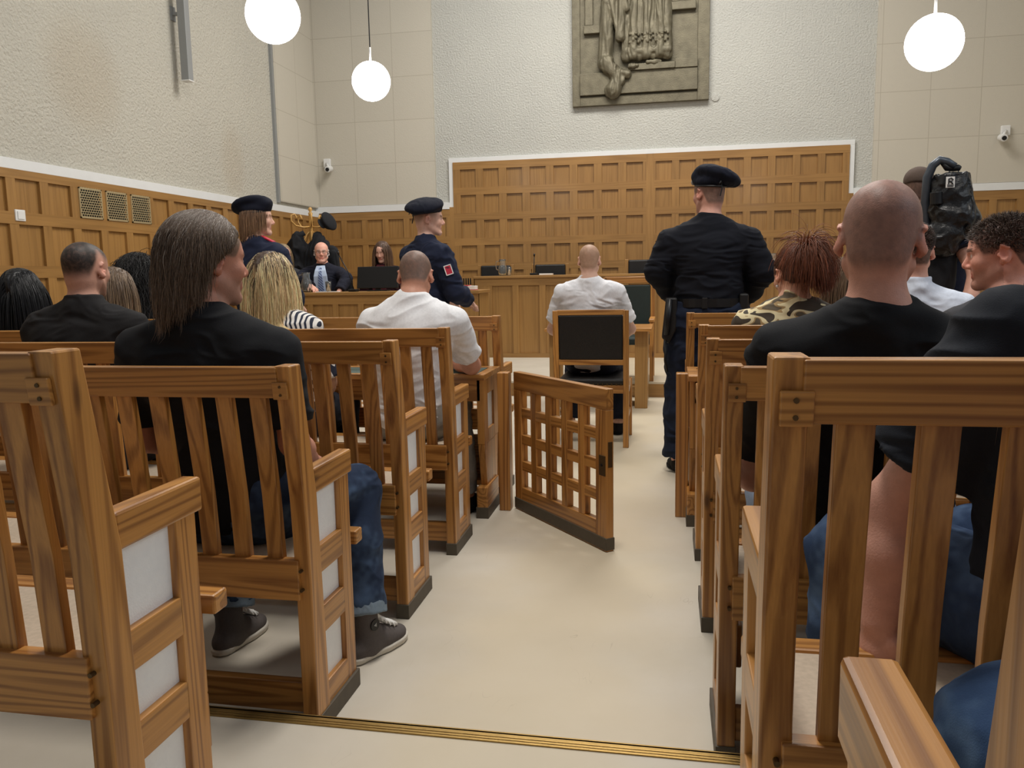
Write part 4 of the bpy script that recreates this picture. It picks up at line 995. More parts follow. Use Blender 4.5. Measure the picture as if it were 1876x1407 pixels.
def short_hair(a, J, par, O, spec):
    """short tousled hair: little tufts over the skull"""
    T, hs = J['T'], J['hs']; N = spec.get('n', 1800); c1 = linc(spec['col']); rg = np.random.RandomState(spec.get('seed', 4)); H, R = T['H'], T['R']
    hl = spec.get('line', (.062, .0, -.07))
    def region(L):
        x, y, z = L.T; zl = np.where(y > .03, hl[1]+(hl[0]-hl[1])*sst(y, .045, .085), np.where(y > -.03, hl[1], hl[1]+(hl[2]-hl[1])*sst(-y, .03, .075)))
        return z > zl+.028*np.exp(-((y+.012)/.022)**2)*(np.abs(x) > .06)
    W, D, L = scalp_roots(T, hs, N, region, 9); D = D*.6+R@V(*spec.get('comb', (0, .3, .1)))+rg.randn(N, 3)*spec.get('mess', .25); D /= np.linalg.norm(D, axis=1, keepdims=True)
    ell = [(H+R@V(0, -.018, .045)*hs, V(.080, .102, .085)*hs, R)]
    n = 5; lens = (.6+.5*rg.rand(N))*(.35+.65*sst(L[:, 2], .0, .07)); C = np.clip(c1[None]*(1+.3*rg.randn(N, 1)), .003, 1)
    if 'col2' in spec: g = rg.rand(N, 1) < spec.get('mix', .3); C = np.where(g, linc(spec['col2'])[None], C)
    v, q, c = strands(W, D, ell, n, spec.get('len', .035)/(n-1), spec.get('r', .0014), C[:, None]*np.ones((1, n, 1)), par, O, .12, .85, .06, spec.get('curl', 0), lens=lens)
    return qmesh('hair', v, q, 'hair', par, O, c)

def person(a):
    J = skeleton(a); P = J['P']; hs = J['hs']; T = J['T']; vx = a.get('vox', .007); O = V(P[0], P[1], a.get('ground', 0))
    pts = np.array([J[k] for k in ('N', 'SL', 'SR', 'EL', 'ER', 'WL', 'WR', 'P', 'KL', 'KR', 'AL', 'AR')]+[T['H']])
    lo, hi = pts.min(0)-.2, pts.max(0)+.2; hi[2] = T['H'][2]+.17*hs; lo[2] = a.get('cutz', O[2]+.0)
    s = SDF(lo, hi, vx)
    torso(s, J, a); J['At'] = J['atlas']
    s.cap(J['atlas'], J['N']+V(0, 0, .0), a.get('neck', .056)*hs, (a.get('neck', .056)+.008)*hs, .035)
    arms(s, J, a); legs(s, J, a, upto=1.0); head_sdf(s, T, hs, a.get('female', False))
    B = J['B']
    for kx, sg in (('L', -1), ('R', 1)):
        f = J['W'+kx]-J['E'+kx]; pn = a.get('palm'+kx); pn = np.array(pn, float) if pn is not None else B@V(-sg*.3, 0, -1)
        hand_sdf(s, J['W'+kx], f/np.linalg.norm(f), pn, a.get('hand', 1.0), kx == 'L', a.get('curl', .45))
        s.cap(J['A'+kx], J['A'+kx]+J['F'+kx]*.1-V(0, 0, .05), .035, .028, .02)
    v, q = s.poly(); col = tint(v, T, hs, a.get('skin', (206, 158, 136)), a.get('crop', {}))
    root = qmesh('person', v, q, 'skin', None, O, col); root.location = O; tag(root, a['label'], 'person', a.get('group'))
    sh = a.get('shirt')
    if sh:
        t = sh.get('t', .014); s = SDF(lo, hi, vx); torso(s, J, a, t)
        s.plane_cut(J['P']+V(0, 0, sh.get('hem', -.06)), V(0, 0, -1))
        arms(s, J, a, t+sh.get('loose', .004), sh.get('sleeve', .62), .02)
        if sh.get('collar'):
            c = sh['collar']; s.cap(J['N']-V(0, 0, .02), J['N']+(J['atlas']-J['N'])*c, .076*hs, .070*hs, .02, True)
        else: s.cap(J['N']-V(0, 0, .03), J['N']+(J['atlas']-J['N'])*.24, (a.get('neck', .056)+.024)*hs, (a.get('neck', .056)+.014)*hs, .02, True)
        if sh.get('extra'): sh['extra'](s, J)
        v, q = s.poly(); v = folds(v, q, sh.get('fold', .004), sh.get('fs', (8, 8, 16)), sh.get('seed', 1))
        root_shirt = qmesh(sh.get('name', 'shirt'), v, q, sh.get('mat', 'cloth'), root, O, linc(sh.get('col', (30, 30, 32)))); J['shirt'] = root_shirt
    tr = a.get('trousers', {'col': (40, 44, 54)})
    if tr and a.get('legs', True):
        t = tr.get('t', .012); s = SDF(lo, hi, vx); M = J['M']; b = a.get('bulk', 1.0)
        s.ell(P+M[:, 2]*.01, V(.172*b**.6+t, .125*b+t, .125+t), M, .03); s.ell(P+M[:, 2]*.10, V(.150*b**.8+t, .115*b+t, .12+t), M, .03)
        s.plane_cut(P+M[:, 2]*tr.get('waist', .12), M[:, 2]); legs(s, J, a, t+tr.get('loose', .004), upto=tr.get('upto', .95))
        if tr.get('extra'): tr['extra'](s, J)
        v, q = s.poly(); v = folds(v, q, tr.get('fold', .005), (9, 9, 12), 4)
        cc = linc(tr['col'])[None]*np.ones((len(v), 1))
        if tr.get('denim'):   # faded denim: paler where it is worn
            w = sst(vnoise(v*14)+.4*vnoise(v*60), -.3, .9)[:, None]; cc = cc*(1-w*.8)+linc(tr['denim'])*w*.8
        J['trousers'] = qmesh(tr.get('name', 'trousers'), v, q, 'cloth', root, O, cc)
        if a.get('shoes', True) is True:
            for kx in 'LR': shoe(kx, J, a, root, O)
    h = a.get('hair')
    if h: (long_hair if h.get('long') else short_hair)(a, J, root, O, h)
    J['root'] = root; J['O'] = O; return J
def beret(J, side, col=(22, 25, 38), badge=False):
    T, hs = J['T'], J['hs']*1.0; H, R = T['H'], T['R']; s = SDF(H-V(.22, .22, .05), H+V(.22, .22, .24), .005)
    s.ell(H+R@V(0, -.016, .070)*hs, V(.089, .112, .048)*hs, R@rotx(.04), .01)
    s.ell(H+R@V(side*.036, -.035, .100)*hs, V(.132, .145, .054)*hs, R@roty(side*.36)@rotx(.12), .03); s.ell(H+R@V(side*.085, -.03, .072)*hs, V(.045, .085, .038)*hs, R, .03)
    s.ell(H+R@V(-side*.02, .05, .110)*hs, V(.06, .05, .036)*hs, R, .04)
    s.plane_cut(H+R@V(0, 0, .043)*hs, R@V(0, 0.10, -1)); v, q = s.poly(); v = folds(v, q, .003, (14, 14, 10), 6)
    o = qmesh('beret', v, q, 'cloth', J['root'], J['O'], linc(col))
    mb = MB(); pts = []
    for k in range(25):
        a = 2*math.pi*k/24; p = H+R@(V(.0835*math.sin(a), -.017+.105*math.cos(a), .046+.012*math.cos(a))*hs); pts.append(p-J['O'])
    mb.tube(pts, .006, 6); b = obj('band', mb, 'black_leather', o, smooth=True)
    p0 = H+R@V(0, -.12, .05)*hs-J['O']; mb = MB().tube([p0, p0+V(.004, -.004, -.03), p0+V(-.006, -.006, -.075)], .004, 6).tube([p0, p0+R@V(-.02, -.025, .01), p0+R@V(-.035, -.03, -.004)], .004, 6)
    obj('ribbon', mb, 'black_leather', o)
    if badge:
        p = H+R@V(-.052, .088, .078)*hs-J['O']; mb = MB().sphere(p, (.014, .012, .019), 12); obj('badge', mb, 'grey_metal', o, smooth=True)
    return o

# ------------------------------------------------------------------ the people, one by one
def sneaker(kx, J):
    up_, base, f, sd = shoe(kx, J, {}, J['root'], J['O'], (92, 86, 84), (206, 200, 188), high=True)
    O = J['O']; out = sd if kx == 'R' else -sd
    mb = MB(); R_ = lambda a, b, z: base+f*a+sd*b+V(0, 0, z)-O
    P = [(.038, .138), (.058, .118), (.078, .102), (.098, .088), (.118, .077)]
    lm = MB(); lm.tube([R_(a+.004, 0, z+.001) for a, z in [(.030, .150)]+P+[(.135, .066)]], .021, 10, sq=.45); obj('tongue', lm, 'white_plastic', up_, smooth=True)
    for a, z in P: mb.tube([R_(a-.004, -.030, z-.004), R_(a, -.012, z+.012), R_(a, .012, z+.012), R_(a-.004, .030, z-.004)], .0028, 6)
    obj('laces', mb, 'white_paper', up_, smooth=True)
    c = J['A'+kx]+out*.046+V(0, 0, .035)-O; b = MB().tube([c, c+out*.004], .020, 20); obj('ankle_badge', b, 'black_plastic', up_)
    b = MB().tube([c+out*.004, c+out*.0055], .0085, 3); obj('badge_mark', b, 'grey_metal', up_)
def cuff(J, kx, z, r, col=(120, 136, 150)):
    A, K = J['A'+kx], J['K'+kx]; u = (K-A)/np.linalg.norm(K-A); s = SDF(A-V(.12, .12, .05), A+V(.12, .12, .2), .005)
    s.cap(A+u*z, A+u*(z+.045), r, r-.002, 0, True, flata=True); v, q = s.poly(); v = folds(v, q, .002, (20, 20, 20), 2)
    qmesh('trouser_cuff', v, q, 'cloth', J['trousers'], J['O'], linc(col))
BLACK = (27, 28, 31)
# long haired man
J = person(dict(label='man with long grey brown hair in a black T-shirt, blue jeans and grey sneakers', H=(-1.335, 2.20, 1.335), hs=1.06, hy=34, hp=2, sw=.215, bulk=1.12, hip=(-1.34, 2.27, .585), nb=(0, -.03, -.165),
    drop=.05, vox=.005, elbowR=(-1.09, 2.20, .80), wristR=(-1.16, 2.44, .70), elbowL=(-1.60, 2.22, .80), wristL=(-1.44, 2.45, .69), kneeR=(-1.075, 2.62, .545), ankleR=(-1.005, 2.475, .09), kneeL=(-1.53, 2.62, .55), ankleL=(-1.505, 2.47, .09),
    skin=(190, 134, 112), crop={'crop': (92, 76, 62), 'line': (.060, .012, -.07), 'fade': .008, 'brow': (90, 74, 60), 'stubble': (150, 120, 105)}, shirt=dict(col=BLACK, sleeve=.78, t=.016, fold=.005), trousers=dict(col=(38, 50, 72), denim=(74, 94, 122), upto=.84, t=.014, loose=.008), shoes='own',
    hair=dict(long=True, col=(78, 62, 50), col2=(118, 98, 80), n=7500, len=.175, vol=.022, seg=13, push=.15, ymax=.042, hl=(.050, -.9), streak=(168, 158, 148), stop=[((.092, .035, -.045), (.055, .062, .078)), ((0, .11, -.02), (.07, .06, .09))], jit=.07, lvar=.16, r=.0010, comb=(0, -1.2, .15), ombre=(.0, .9), curl=.0014, ears=True, cw=.058, fw=.085, cutz=.10, keep=.75, grav=.30, attract=((-1.41, 2.07, 1.22), lambda i: .55*max(0, 1-i/7)))))
J['FR'] = V(.40, .917, 0); J['FL'] = V(.12, .99, 0)
for kx in 'LR': sneaker(kx, J); cuff(J, kx, .058, .080)
# buzz cut man in a dark jacket
person(dict(label='man with a dark buzz cut and faded neckline in a black jacket', H=(-2.43, 3.07, 1.335), hs=1.0, hy=-6, sw=.215, bulk=1.1, hip=(-2.46, 3.05, .585), vox=.0065, nb=(0, -.03, -.17),
    skin=(204, 156, 136), crop={'crop': (42, 34, 30), 'dens': .97, 'fade': .045, 'line': (.06, .03, -.035), 'brow': (60, 45, 36), 'stubble': (120, 90, 75)}, wristR=(-2.20, 3.34, .72), elbowR=(-2.17, 3.12, .84),
    shirt=dict(col=(34, 33, 34), name='jacket', sleeve=1.98, collar=.55, t=.02, fold=.005), trousers=dict(col=(40, 40, 44))))
# far left rows
person(dict(label='woman with long straight black hair at the far left', H=(-3.45, 3.85, 1.235), hs=.97, female=True, hy=-10, sw=.165, hip=(-3.45, 3.86, .585), vox=.008, shirt=dict(col=(30, 30, 34), sleeve=1.9),
    hair=dict(long=True, col=(16, 15, 18), n=2400, len=.46, vol=.020, jit=.012, seed=8)))
person(dict(label='woman with long light brown hair half hidden behind the buzz cut man', H=(-2.93, 3.92, 1.235), hs=.96, female=True, hy=25, sw=.165, hip=(-2.88, 3.88, .585), vox=.008, shirt=dict(col=(150, 120, 84), sleeve=.6),
    hair=dict(long=True, col=(104, 84, 66), col2=(160, 134, 104), n=2000, len=.42, vol=.018, jit=.02, seed=11)))
person(dict(label='person with curly black hair between the buzz cut and the long haired man', H=tuple(PX(258, 506, 4.83)), hs=1.03, female=True, hy=20, sw=.17, hip=(-3.42, 4.87, .585), vox=.008, shirt=dict(col=(26, 26, 28), sleeve=1.9),
    hair=dict(long=True, col=(22, 19, 19), n=2200, len=.40, vol=.036, jit=.28, curl=.006, seed=12)))
# blonde
person(dict(label='woman with shoulder length blonde hair and dark roots in a striped blouse', H=(-1.965, 3.83, 1.285), hs=.98, female=True, hy=12, sw=.195, bulk=1.12, hip=(-1.92, 3.86, .585), vox=.006, nb=(0, -.03, -.18), skin=(222, 178, 150),
    shirt=dict(mat='striped_cloth', name='blouse', sleeve=.9, t=.018, fold=.006), trousers=dict(col=(40, 42, 50)),
    hair=dict(long=True, col=(72, 52, 38), col2=(255, 222, 172), ombre=(.05, .30), n=6000, len=.36, vol=.026, r=.0012, jit=.05, seed=21, lvar=.1)))
# man in a white T-shirt
person(dict(label='man with cropped grey hair in a white T-shirt leaning on the narrow desk', H=(-1.245, 3.93, 1.285), hs=1.03, hy=-11, hp=22, sw=.205, bulk=1.12, hip=(-1.27, 3.84, .585), nb=(0, -.075, -.125), drop=.065, hunch=.02, vox=.0055,
    elbowR=(-1.005, 4.07, .825), wristR=(-1.17, 4.30, .815), elbowL=(-1.52, 4.05, .825), wristL=(-1.38, 4.30, .815), arm=1.12, skin=(196, 142, 118), curl=.3,
    crop={'crop': (92, 82, 76), 'fade': .02, 'line': (.055, -.005, -.06), 'thin': .55, 'dens': .8, 'brow': (70, 60, 50)}, shirt=dict(col=(232, 232, 234), sleeve=.72, t=.018, fold=.006, fs=(7, 7, 15), hem=-.04), trousers=dict(col=(150, 146, 140)),
    ankleR=(-1.08, 4.20, .09)))
# male officer
def uniform_patch(J, kx, lbl_col='red_paper'):
    S_, E_ = J['S'+kx], J['E'+kx]; p = S_+(E_-S_)*.42; sg = 1 if kx == 'R' else -1; n = J['B']@V(sg*.85, -.5, 0); n /= np.linalg.norm(n); u = (E_-S_)/np.linalg.norm(E_-S_); w = np.cross(n, u)
    c = p+n*.082-J['O']; mb = MB().obox(c, w*.026, u*.036, n*.004); o = obj('sleeve_patch', mb, 'red_paper', J['shirt'], .002)
    mb = MB()
    for q in (-1, 1): mb.obox(c+w*.025*q+n*.002, w*.003, u*.036, n*.004).obox(c+u*.034*q+n*.002, w*.026, u*.003, n*.004)
    obj('patch_border', mb, 'white_paper', o)
NAVY = (32, 38, 58)
H = PX(786, 403, 6.0)
J = person(dict(label='young officer in navy uniform and beret seen in profile, left of the judges bench', H=H, hs=1.0, hy=74, by=38, sw=.20, bulk=1.05, hip=(H[0]-.02, H[1]-.01, .98), stand=True, vox=.007,
    skin=(222, 176, 156), crop={'crop': (130, 104, 84), 'fade': .05, 'line': (.06, .0, -.04), 'dens': .75, 'brow': (110, 84, 64)}, shirt=dict(col=NAVY, name='uniform_jacket', sleeve=2.0, collar=.5, t=.024, loose=.010, fold=.007, hem=-.12), trousers=dict(col=(26, 32, 50), t=.018)))
beret(J, 1); uniform_patch(J, 'R')
# female officer
H = PX(472, 402, 5.4)
J = person(dict(label='officer with a brown bob under a navy beret, behind the blonde woman', H=H, hs=.97, hy=64, by=10, sw=.175, female=True, hip=(H[0]-.01, H[1]-.01, .93), stand=True, vox=.007, skin=(226, 180, 158), crop={'brow': (120, 90, 66)},
    shirt=dict(col=NAVY, name='uniform_jacket', sleeve=2.0, collar=.35, t=.022, loose=.008, fold=.006, hem=-.12), trousers=dict(col=(26, 32, 50), t=.016),
    hair=dict(long=True, col=(110, 82, 60), col2=(150, 116, 86), n=2200, len=.16, vol=.006, jit=.03, stop=[((0, .11, -.02), (.09, .07, .09))], comb=(0, -.2, -.3), seed=31)))
beret(J, -1)
s_ = J['N']*.4+J['SR']*.6+V(0, 0, .085)-J['O']; d_ = (J['SR']-J['N']); d_ /= np.linalg.norm(d_)
obj('epaulette', MB().obox(s_, d_*.055, np.cross(d_, V(0, 0, 1))*.022, V(0, 0, .006)), 'red_paper', J['shirt'], .003)
# person in white on the leather chair
H = PX(1080, 478, 6.20)
person(dict(label='person in a white shirt sitting on the leather chair in the aisle', H=H, hs=1.0, hy=0, hp=8, sw=.20, bulk=1.1, hip=(H[0]+.01, 6.24, .63), vox=.007, nb=(0, -.03, -.165), elbowL=(H[0]-.30, 6.30, .86), wristL=(H[0]-.16, 6.52, .72), elbowR=(H[0]+.30, 6.30, .86), wristR=(H[0]+.16, 6.52, .72),
    kneeL=(H[0]-.17, 6.68, .58), kneeR=(H[0]+.19, 6.68, .58), ankleR=(H[0]+.20, 6.50, .09), ankleL=(H[0]-.2, 6.55, .09), skin=(214, 172, 152), crop={'crop': (150, 118, 92), 'fade': .02, 'dens': .7, 'brow': (120, 90, 70)},
    shirt=dict(col=(228, 228, 232), sleeve=.75, t=.018, fold=.006, hem=-.09), trousers=dict(col=(34, 38, 52))))
# big officer
H = PX(1299, 356, 5.25)
def off_legs(s, J):   # cargo pocket on the left thigh, bunched cloth at the boots
    B = J['B']; m = J['HpL']*.45+J['KL']*.55; s.ell(m+B@V(-.085, -.01, 0), V(.035, .07, .085), B, .01); s.ell(J['KL']+V(0, -.01, -.05), V(.075, .075, .10), B, .03)
    for kx in 'LR': s.ell(J['A'+kx]+V(0, 0, .05), V(.068, .075, .06), B, .03)
J = person(dict(label='broad officer in black shirt and navy cargo trousers standing with his back to us', H=H, hs=1.04, hy=-32, sw=.225, bulk=1.32, arm=1.28, leg=1.18, hip=(.245, 5.25, 1.0), stand=True, vox=.006, nb=(0, -.03, -.17), drop=.085, footL=(-.17, .02, 0), footR=(.19, .10, 0),
    elbowL=PX(1207, 497, 5.22), wristL=PX(1256, 562, 5.47), elbowR=PX(1396, 497, 5.22), wristR=PX(1345, 562, 5.47), skin=(204, 152, 134), crop={'crop': (96, 82, 74), 'fade': .02, 'dens': .75, 'line': (.06, .0, -.065), 'brow': (80, 66, 56)},
    shirt=dict(col=(21, 23, 31), name='uniform_shirt', sleeve=2.0, collar=.42, t=.018, loose=.014, fold=.006, fs=(6, 6, 20), hem=.06), trousers=dict(col=(26, 33, 50), t=.020, loose=.012, fold=.008, upto=.97, waist=.10, extra=off_legs)))
beret(J, 1, badge=True)
P = J['P']-J['O']; mb = MB(); pts = []
for k in range(33):
    a = 2*math.pi*k/32; pts.append(V(P[0]+.212*math.cos(a), P[1]+.178*math.sin(a), P[2]+.095))
n_ = len(pts); vs = [p+V(0, 0, dz) for dz in (-.026, .026) for p in pts]; mb._add(vs, [(i, i+1, n_+i+1, n_+i) for i in range(n_-1)])
o = obj('belt', mb, 'black_plastic', J['root']); md = o.modifiers.new('solid', 'SOLIDIFY'); md.thickness = .01; md.offset = 1
obj('belt_keeper', MB().box((P[0]-.045, P[1]-.192, P[2]+.062), (P[0]-.012, P[1]-.17, P[2]+.128)), 'black_leather', o, .003)
mb = MB().prism([(-.26, P[2]+.13), (-.19, P[2]+.13), (-.19, P[2]-.06), (-.24, P[2]-.16), (-.285, P[2]-.12)], 1, P[1]-.13, P[1]-.04); obj('holster', mb, 'black_leather', o, .012)
obj('baton', MB().tube([(P[0]-.235, P[1]-.15, P[2]+.12), (P[0]-.255, P[1]-.16, P[2]-.10)], .017, 10), 'black_plastic', o, smooth=True)
obj('pouch', MB().box((P[0]+.18, P[1]-.12, P[2]+.0), (P[0]+.235, P[1]-.02, P[2]+.15)), 'black_leather', o, .012)
obj('lanyard', MB().tube([(P[0]-.26, P[1]-.13, P[2]-.14), (P[0]-.262, P[1]-.13, P[2]-.26), (P[0]-.25, P[1]-.12, P[2]-.33)], .008, 8), 'black_plastic', o, smooth=True)
# red haired woman
H = PX(1452, 505, 3.93)
tail0 = PX(1478, 462, 3.84); tail1 = PX(1500, 560, 3.72)
J = person(dict(label='woman with a red brown ponytail in a camouflage patterned top', H=H, hs=.97, female=True, hy=-20, hp=14, sw=.19, bulk=1.12, hip=(H[0]+.02, 3.95, .585), vox=.006, nb=(0, -.05, -.14), drop=.05, skin=(218, 164, 138),
    shirt=dict(mat='camouflage_cloth', name='blouse', sleeve=.8, t=.018, fold=.006, collar=.2), crop={'crop': (74, 44, 30), 'fade': .006, 'line': (.05, .01, -.06), 'dens': 1.0}))
T, hs = J['T'], J['hs']; Hh, R = T['H'], T['R']
W_, D_, L_ = scalp_roots(T, hs, 1100, lambda L: (L[:, 2] > np.where(L[:, 1] > .02, .05, np.where(L[:, 1] > -.03, .02, -.065))), 5, 1.03)
hw = tail0-J['O']*0; d = (tail0-W_); D0 = d/np.linalg.norm(d, axis=1, keepdims=True); rg = np.random.RandomState(3)
C_ = np.clip(linc((92, 52, 34))[None]*(1+.3*rg.randn(1100, 1)), .004, 1)[:, None]*np.ones((1, 9, 1))
dist = np.linalg.norm(d, axis=1); v1, q1, c1 = strands(W_, D0*.6+D_*.4, [(Hh+R@V(0, -.018, .045)*hs, V(.083, .105, .088)*hs, R)], 9, .0135, .0018, C_, None, None, 0, .6, .01, attract=(tail0, lambda i: .5), lens=dist/.105)
n2 = 2600; rg = np.random.RandomState(9); dd = rg.randn(n2, 3)*.42+V(.42, -.3, .55); dd /= np.linalg.norm(dd, axis=1, keepdims=True)
C2 = np.clip(linc((122, 66, 38))[None]*(1+.28*rg.randn(n2, 1)), .004, 1)[:, None]*np.ones((1, 12, 1))
v2, q2, c2 = strands(tail0+rg.randn(n2, 3)*.007, dd, [(J['N']+V(0, 0, -.13), V(.22, .14, .14), J['B'])], 12, .019, .0014, C2, None, None, .26, .74, .06, seed=9, lens=.8+.35*rg.rand(n2))
s = haircap(T, hs, [((0, .055, .05), (0, 1, -.3)), ((0, 0, -.06), (0, 0, -1))], .002, None, None, None); s.ell(Hh+R@V(0, .085, -.045)*hs, V(.07, .085, .085)*hs, R, .01, 'sub')
for sx in (-1, 1): s.ell(Hh+R@V(sx*.08, -.01, -.01)*hs, V(.02, .03, .04)*hs, R, .005, 'sub')
s.cap(tail0, tail0+V(.04, -.02, .0), .022, .022, .01); v3, q3 = s.poly()
v = np.vstack([v1, v2, v3]); q = np.vstack([q1, q2+len(v1), q3+len(v1)+len(v2)]); c = np.vstack([c1, c2, np.tile(linc((52, 30, 22)), (len(v3), 1))])
qmesh('ponytail_hair', v, q, 'hair', J['root'], J['O'], c)
mb = MB().sphere(Hh+R@V(-.082, .0, -.05)*hs-J['O'], .007, 10); obj('earring', mb, 'white_plastic', J['root'], smooth=True)
# bald man
H = PX(1613, 440, 2.17)
person(dict(label='man with a shaved bald head in a black T-shirt in the right rows', H=H, hs=1.17, neck=.053, hy=14, hr=3, hp=10, sw=.225, bulk=1.25, arm=1.15, hip=(.56, 2.34, .58), nb=(-.01, -.035, -.165), drop=.055, vox=.005, elbowL=(.245, 2.38, .70), wristL=(.40, 2.62, .70), elbowR=(.86, 2.38, .70), wristR=(.70, 2.62, .70),
    SLz=0, skin=(202, 148, 128), crop={'crop': (84, 70, 66), 'fade': .03, 'line': (.02, -.03, -.085), 'thin': .75, 'dens': .62, 'brow': (70, 56, 48)}, shirt=dict(col=BLACK, sleeve=.72, t=.018, fold=.005), trousers=dict(col=(150, 168, 196)), kneeL=(.34, 2.72, .56), ankleL=(.34, 2.68, .09), kneeR=(.78, 2.72, .56)))
# person at the right edge
H = PX(2040, 462, 1.50)
person(dict(label='long haired person in dark T-shirt and jeans propping one arm, at the right edge', H=H, hs=1.03, hy=-10, SL=tuple(PX(1850, 632, 1.47)), sw=.205, bulk=1.15, arm=1.2, hip=(.72, 1.44, ST+.59), ground=ST, nb=(0, -.03, -.17), drop=.075, tilt=.01, vox=.005,
    elbowL=PX(1640, 925, 1.56), wristL=PX(1612, 1140, 1.50), palmL=(.3, .2, -1), elbowR=(.95, 1.42, .90), wristR=(.80, 1.70, .78), kneeL=(.385, 1.80, .675), ankleL=(.40, 1.78, ST+.09), kneeR=(.66, 1.86, .68), ankleR=(.66, 1.80, ST+.09), skin=(200, 150, 132), curl=.3,
    shirt=dict(col=(30, 34, 42), sleeve=.70, t=.020, loose=.014, fold=.006), trousers=dict(col=(44, 62, 92), denim=(92, 116, 150), t=.014, loose=.006),
    hair=dict(long=True, col=(72, 58, 46), col2=(98, 80, 62), n=5000, len=.30, vol=.018, r=.0009, jit=.02, seed=41)))
# smiling man
H = PX(1833, 466, 3.22)
person(dict(label='smiling man in profile facing left with short dark tousled hair', H=H, hs=1.03, hy=-70, hp=6, by=-25, sw=.20, bulk=1.05, hip=(H[0]+.02, 3.13, .585), vox=.0045, skin=(226, 164, 144), nb=(0, -.04, -.17),
    crop={'crop': (60, 50, 46), 'fade': .012, 'line': (.058, .0, -.055), 'dens': .8, 'brow': (64, 50, 42), 'stubble': (150, 110, 96)}, shirt=dict(col=(66, 66, 70), sleeve=1.9), hair=dict(col=(70, 56, 48), col2=(104, 88, 76), n=4200, len=.030, mess=.28, comb=(0, .1, .25), curl=.002)))
# white shirted man
H = PX(1672, 462, 3.92)
def wcollar(s, J): s.cap(J['N']+(J['atlas']-J['N'])*.15, J['N']+(J['atlas']-J['N'])*.55, .078, .070, .006, True)
person(dict(label='man with short brown hair in a pale blue white dress shirt', H=H, hs=1.0, hy=8, sw=.20, bulk=1.05, hip=(H[0], 3.95, .585), vox=.0065, skin=(220, 166, 144), crop={'crop': (62, 48, 40), 'fade': .012, 'line': (.06, .0, -.06), 'brow': (62, 48, 40)},
    shirt=dict(col=(214, 222, 236), sleeve=2.0, t=.02, extra=wcollar, fold=.005), hair=dict(col=(66, 50, 42), n=3400, len=.016, mess=.08)))
H = PX(1550, 512, 4.95)
person(dict(label='person with long light brown hair just left of the bald man', H=H, hs=.95, female=True, hy=0, sw=.165, hip=(H[0], 5.0, .585), vox=.009, shirt=dict(col=(190, 150, 90), sleeve=.7), hair=dict(long=True, col=(120, 96, 74), n=1200, len=.38, vol=.018, seed=51)))
# camera operator
H = PX(1683, 350, 5.5)
J = person(dict(label='camera operator in black with a grey brown cap, arm bent below the hanging bag', H=H, hs=1.0, hy=25, by=20, hp=6, sw=.20, bulk=1.12, hip=(H[0]+.13, 5.45, .97), stand=True, vox=.0065, nb=(.06, -.03, -.18), skin=(206, 156, 136), crop={'crop': (70, 56, 48)},
    elbowR=PX(1788, 500, 5.12), wristR=PX(1764, 600, 5.0), SR=tuple(PX(1742, 415, 5.32)), elbowL=PX(1660, 500, 5.7), wristL=PX(1690, 560, 5.8), shirt=dict(col=(30, 36, 54), sleeve=.55, t=.02, loose=.012, fold=.006, hem=-.12), trousers=dict(col=(28, 28, 32))))
T = J['T']; s = SDF(H-V(.2, .2, .05), H+V(.2, .2, .2), .006); s.ell(H+T['R']@V(0, -.016, .062), V(.087, .110, .082), T['R'], .01); s.plane_cut(H+T['R']@V(0, 0, .035), T['R']@V(0, 0, -1)); s.ell(H+T['R']@V(0, .12, .048), V(.065, .07, .010), T['R'], .01)
v, q = s.poly(); qmesh('cap', v, q, 'cloth', J['root'], J['O'], linc((92, 78, 70)))
O = J['O']; q = PX(1722, 490, 5.25); s = SDF(q-V(.25, .25, .42), q+V(.25, .3, .32), .008); s.ell(q+V(0, .03, 0), V(.095, .11, .27), k=.04); s.cap(q+V(-.05, .05, .25), q+V(-.05, .05, -.25), .07, .08, .04); v, f_ = s.poly(); v = folds(v, f_, .006, (10, 10, 8)); qmesh('support_vest', v, f_, 'dark_cloth', J['root'], O)
# camera support rig: arm, bag, camera
b0 = PX(1699, 470, 5.25)
t = thing('camera_support_arm', 'curved grey metal support arm rising above the camera operator', 'camera rig', tuple(b0))
pts = [PX(x, y, Y)-b0 for x, y, Y in ((1699, 520, 5.28), (1697, 440, 5.26), (1695, 370, 5.24), (1699, 325, 5.22), (1709, 303, 5.21), (1722, 293, 5.2), (1735, 296, 5.2), (1750, 305, 5.19))]
obj('arm', MB().tube(pts, [.026, .026, .026, .026, .025, .024, .022, .02], 12), 'dark_grey_metal', t, smooth=True)
pts = [PX(x, y, 5.2)-b0 for x, y in ((1726, 298), (1735, 308), (1746, 309), (1756, 307), (1759, 304))]
obj('hook_head', MB().tube(pts, [.012, .018, .016, .02, .012], 10), 'black_plastic', t, smooth=True)
obj('rear_strut', MB().tube([PX(x, y, 5.6)-b0 for x, y in ((1768, 375), (1770, 470))], .02, 8), 'dark_grey_metal', t, smooth=True)
obj('suspension_cord', MB().tube([PX(1740, 297, 5.2)-b0, PX(1741, 313, 5.2)-b0, PX(1736, 318, 5.2)-b0], .004, 6).tube([PX(1748, 298, 5.2)-b0, PX(1757, 316, 5.2)-b0], .003, 6), 'grey_metal', t)
c0 = PX(1742, 372, 5.2); t = thing('camera_bag', 'black rain covered camera bag with a white emblem hanging from the curved arm', 'camera', tuple(c0))
def off(x, y, Y=5.2): return PX(x, y, Y)-c0
s = SDF(V(-.22, -.22, -.3), V(.26, .26, .25), .006)
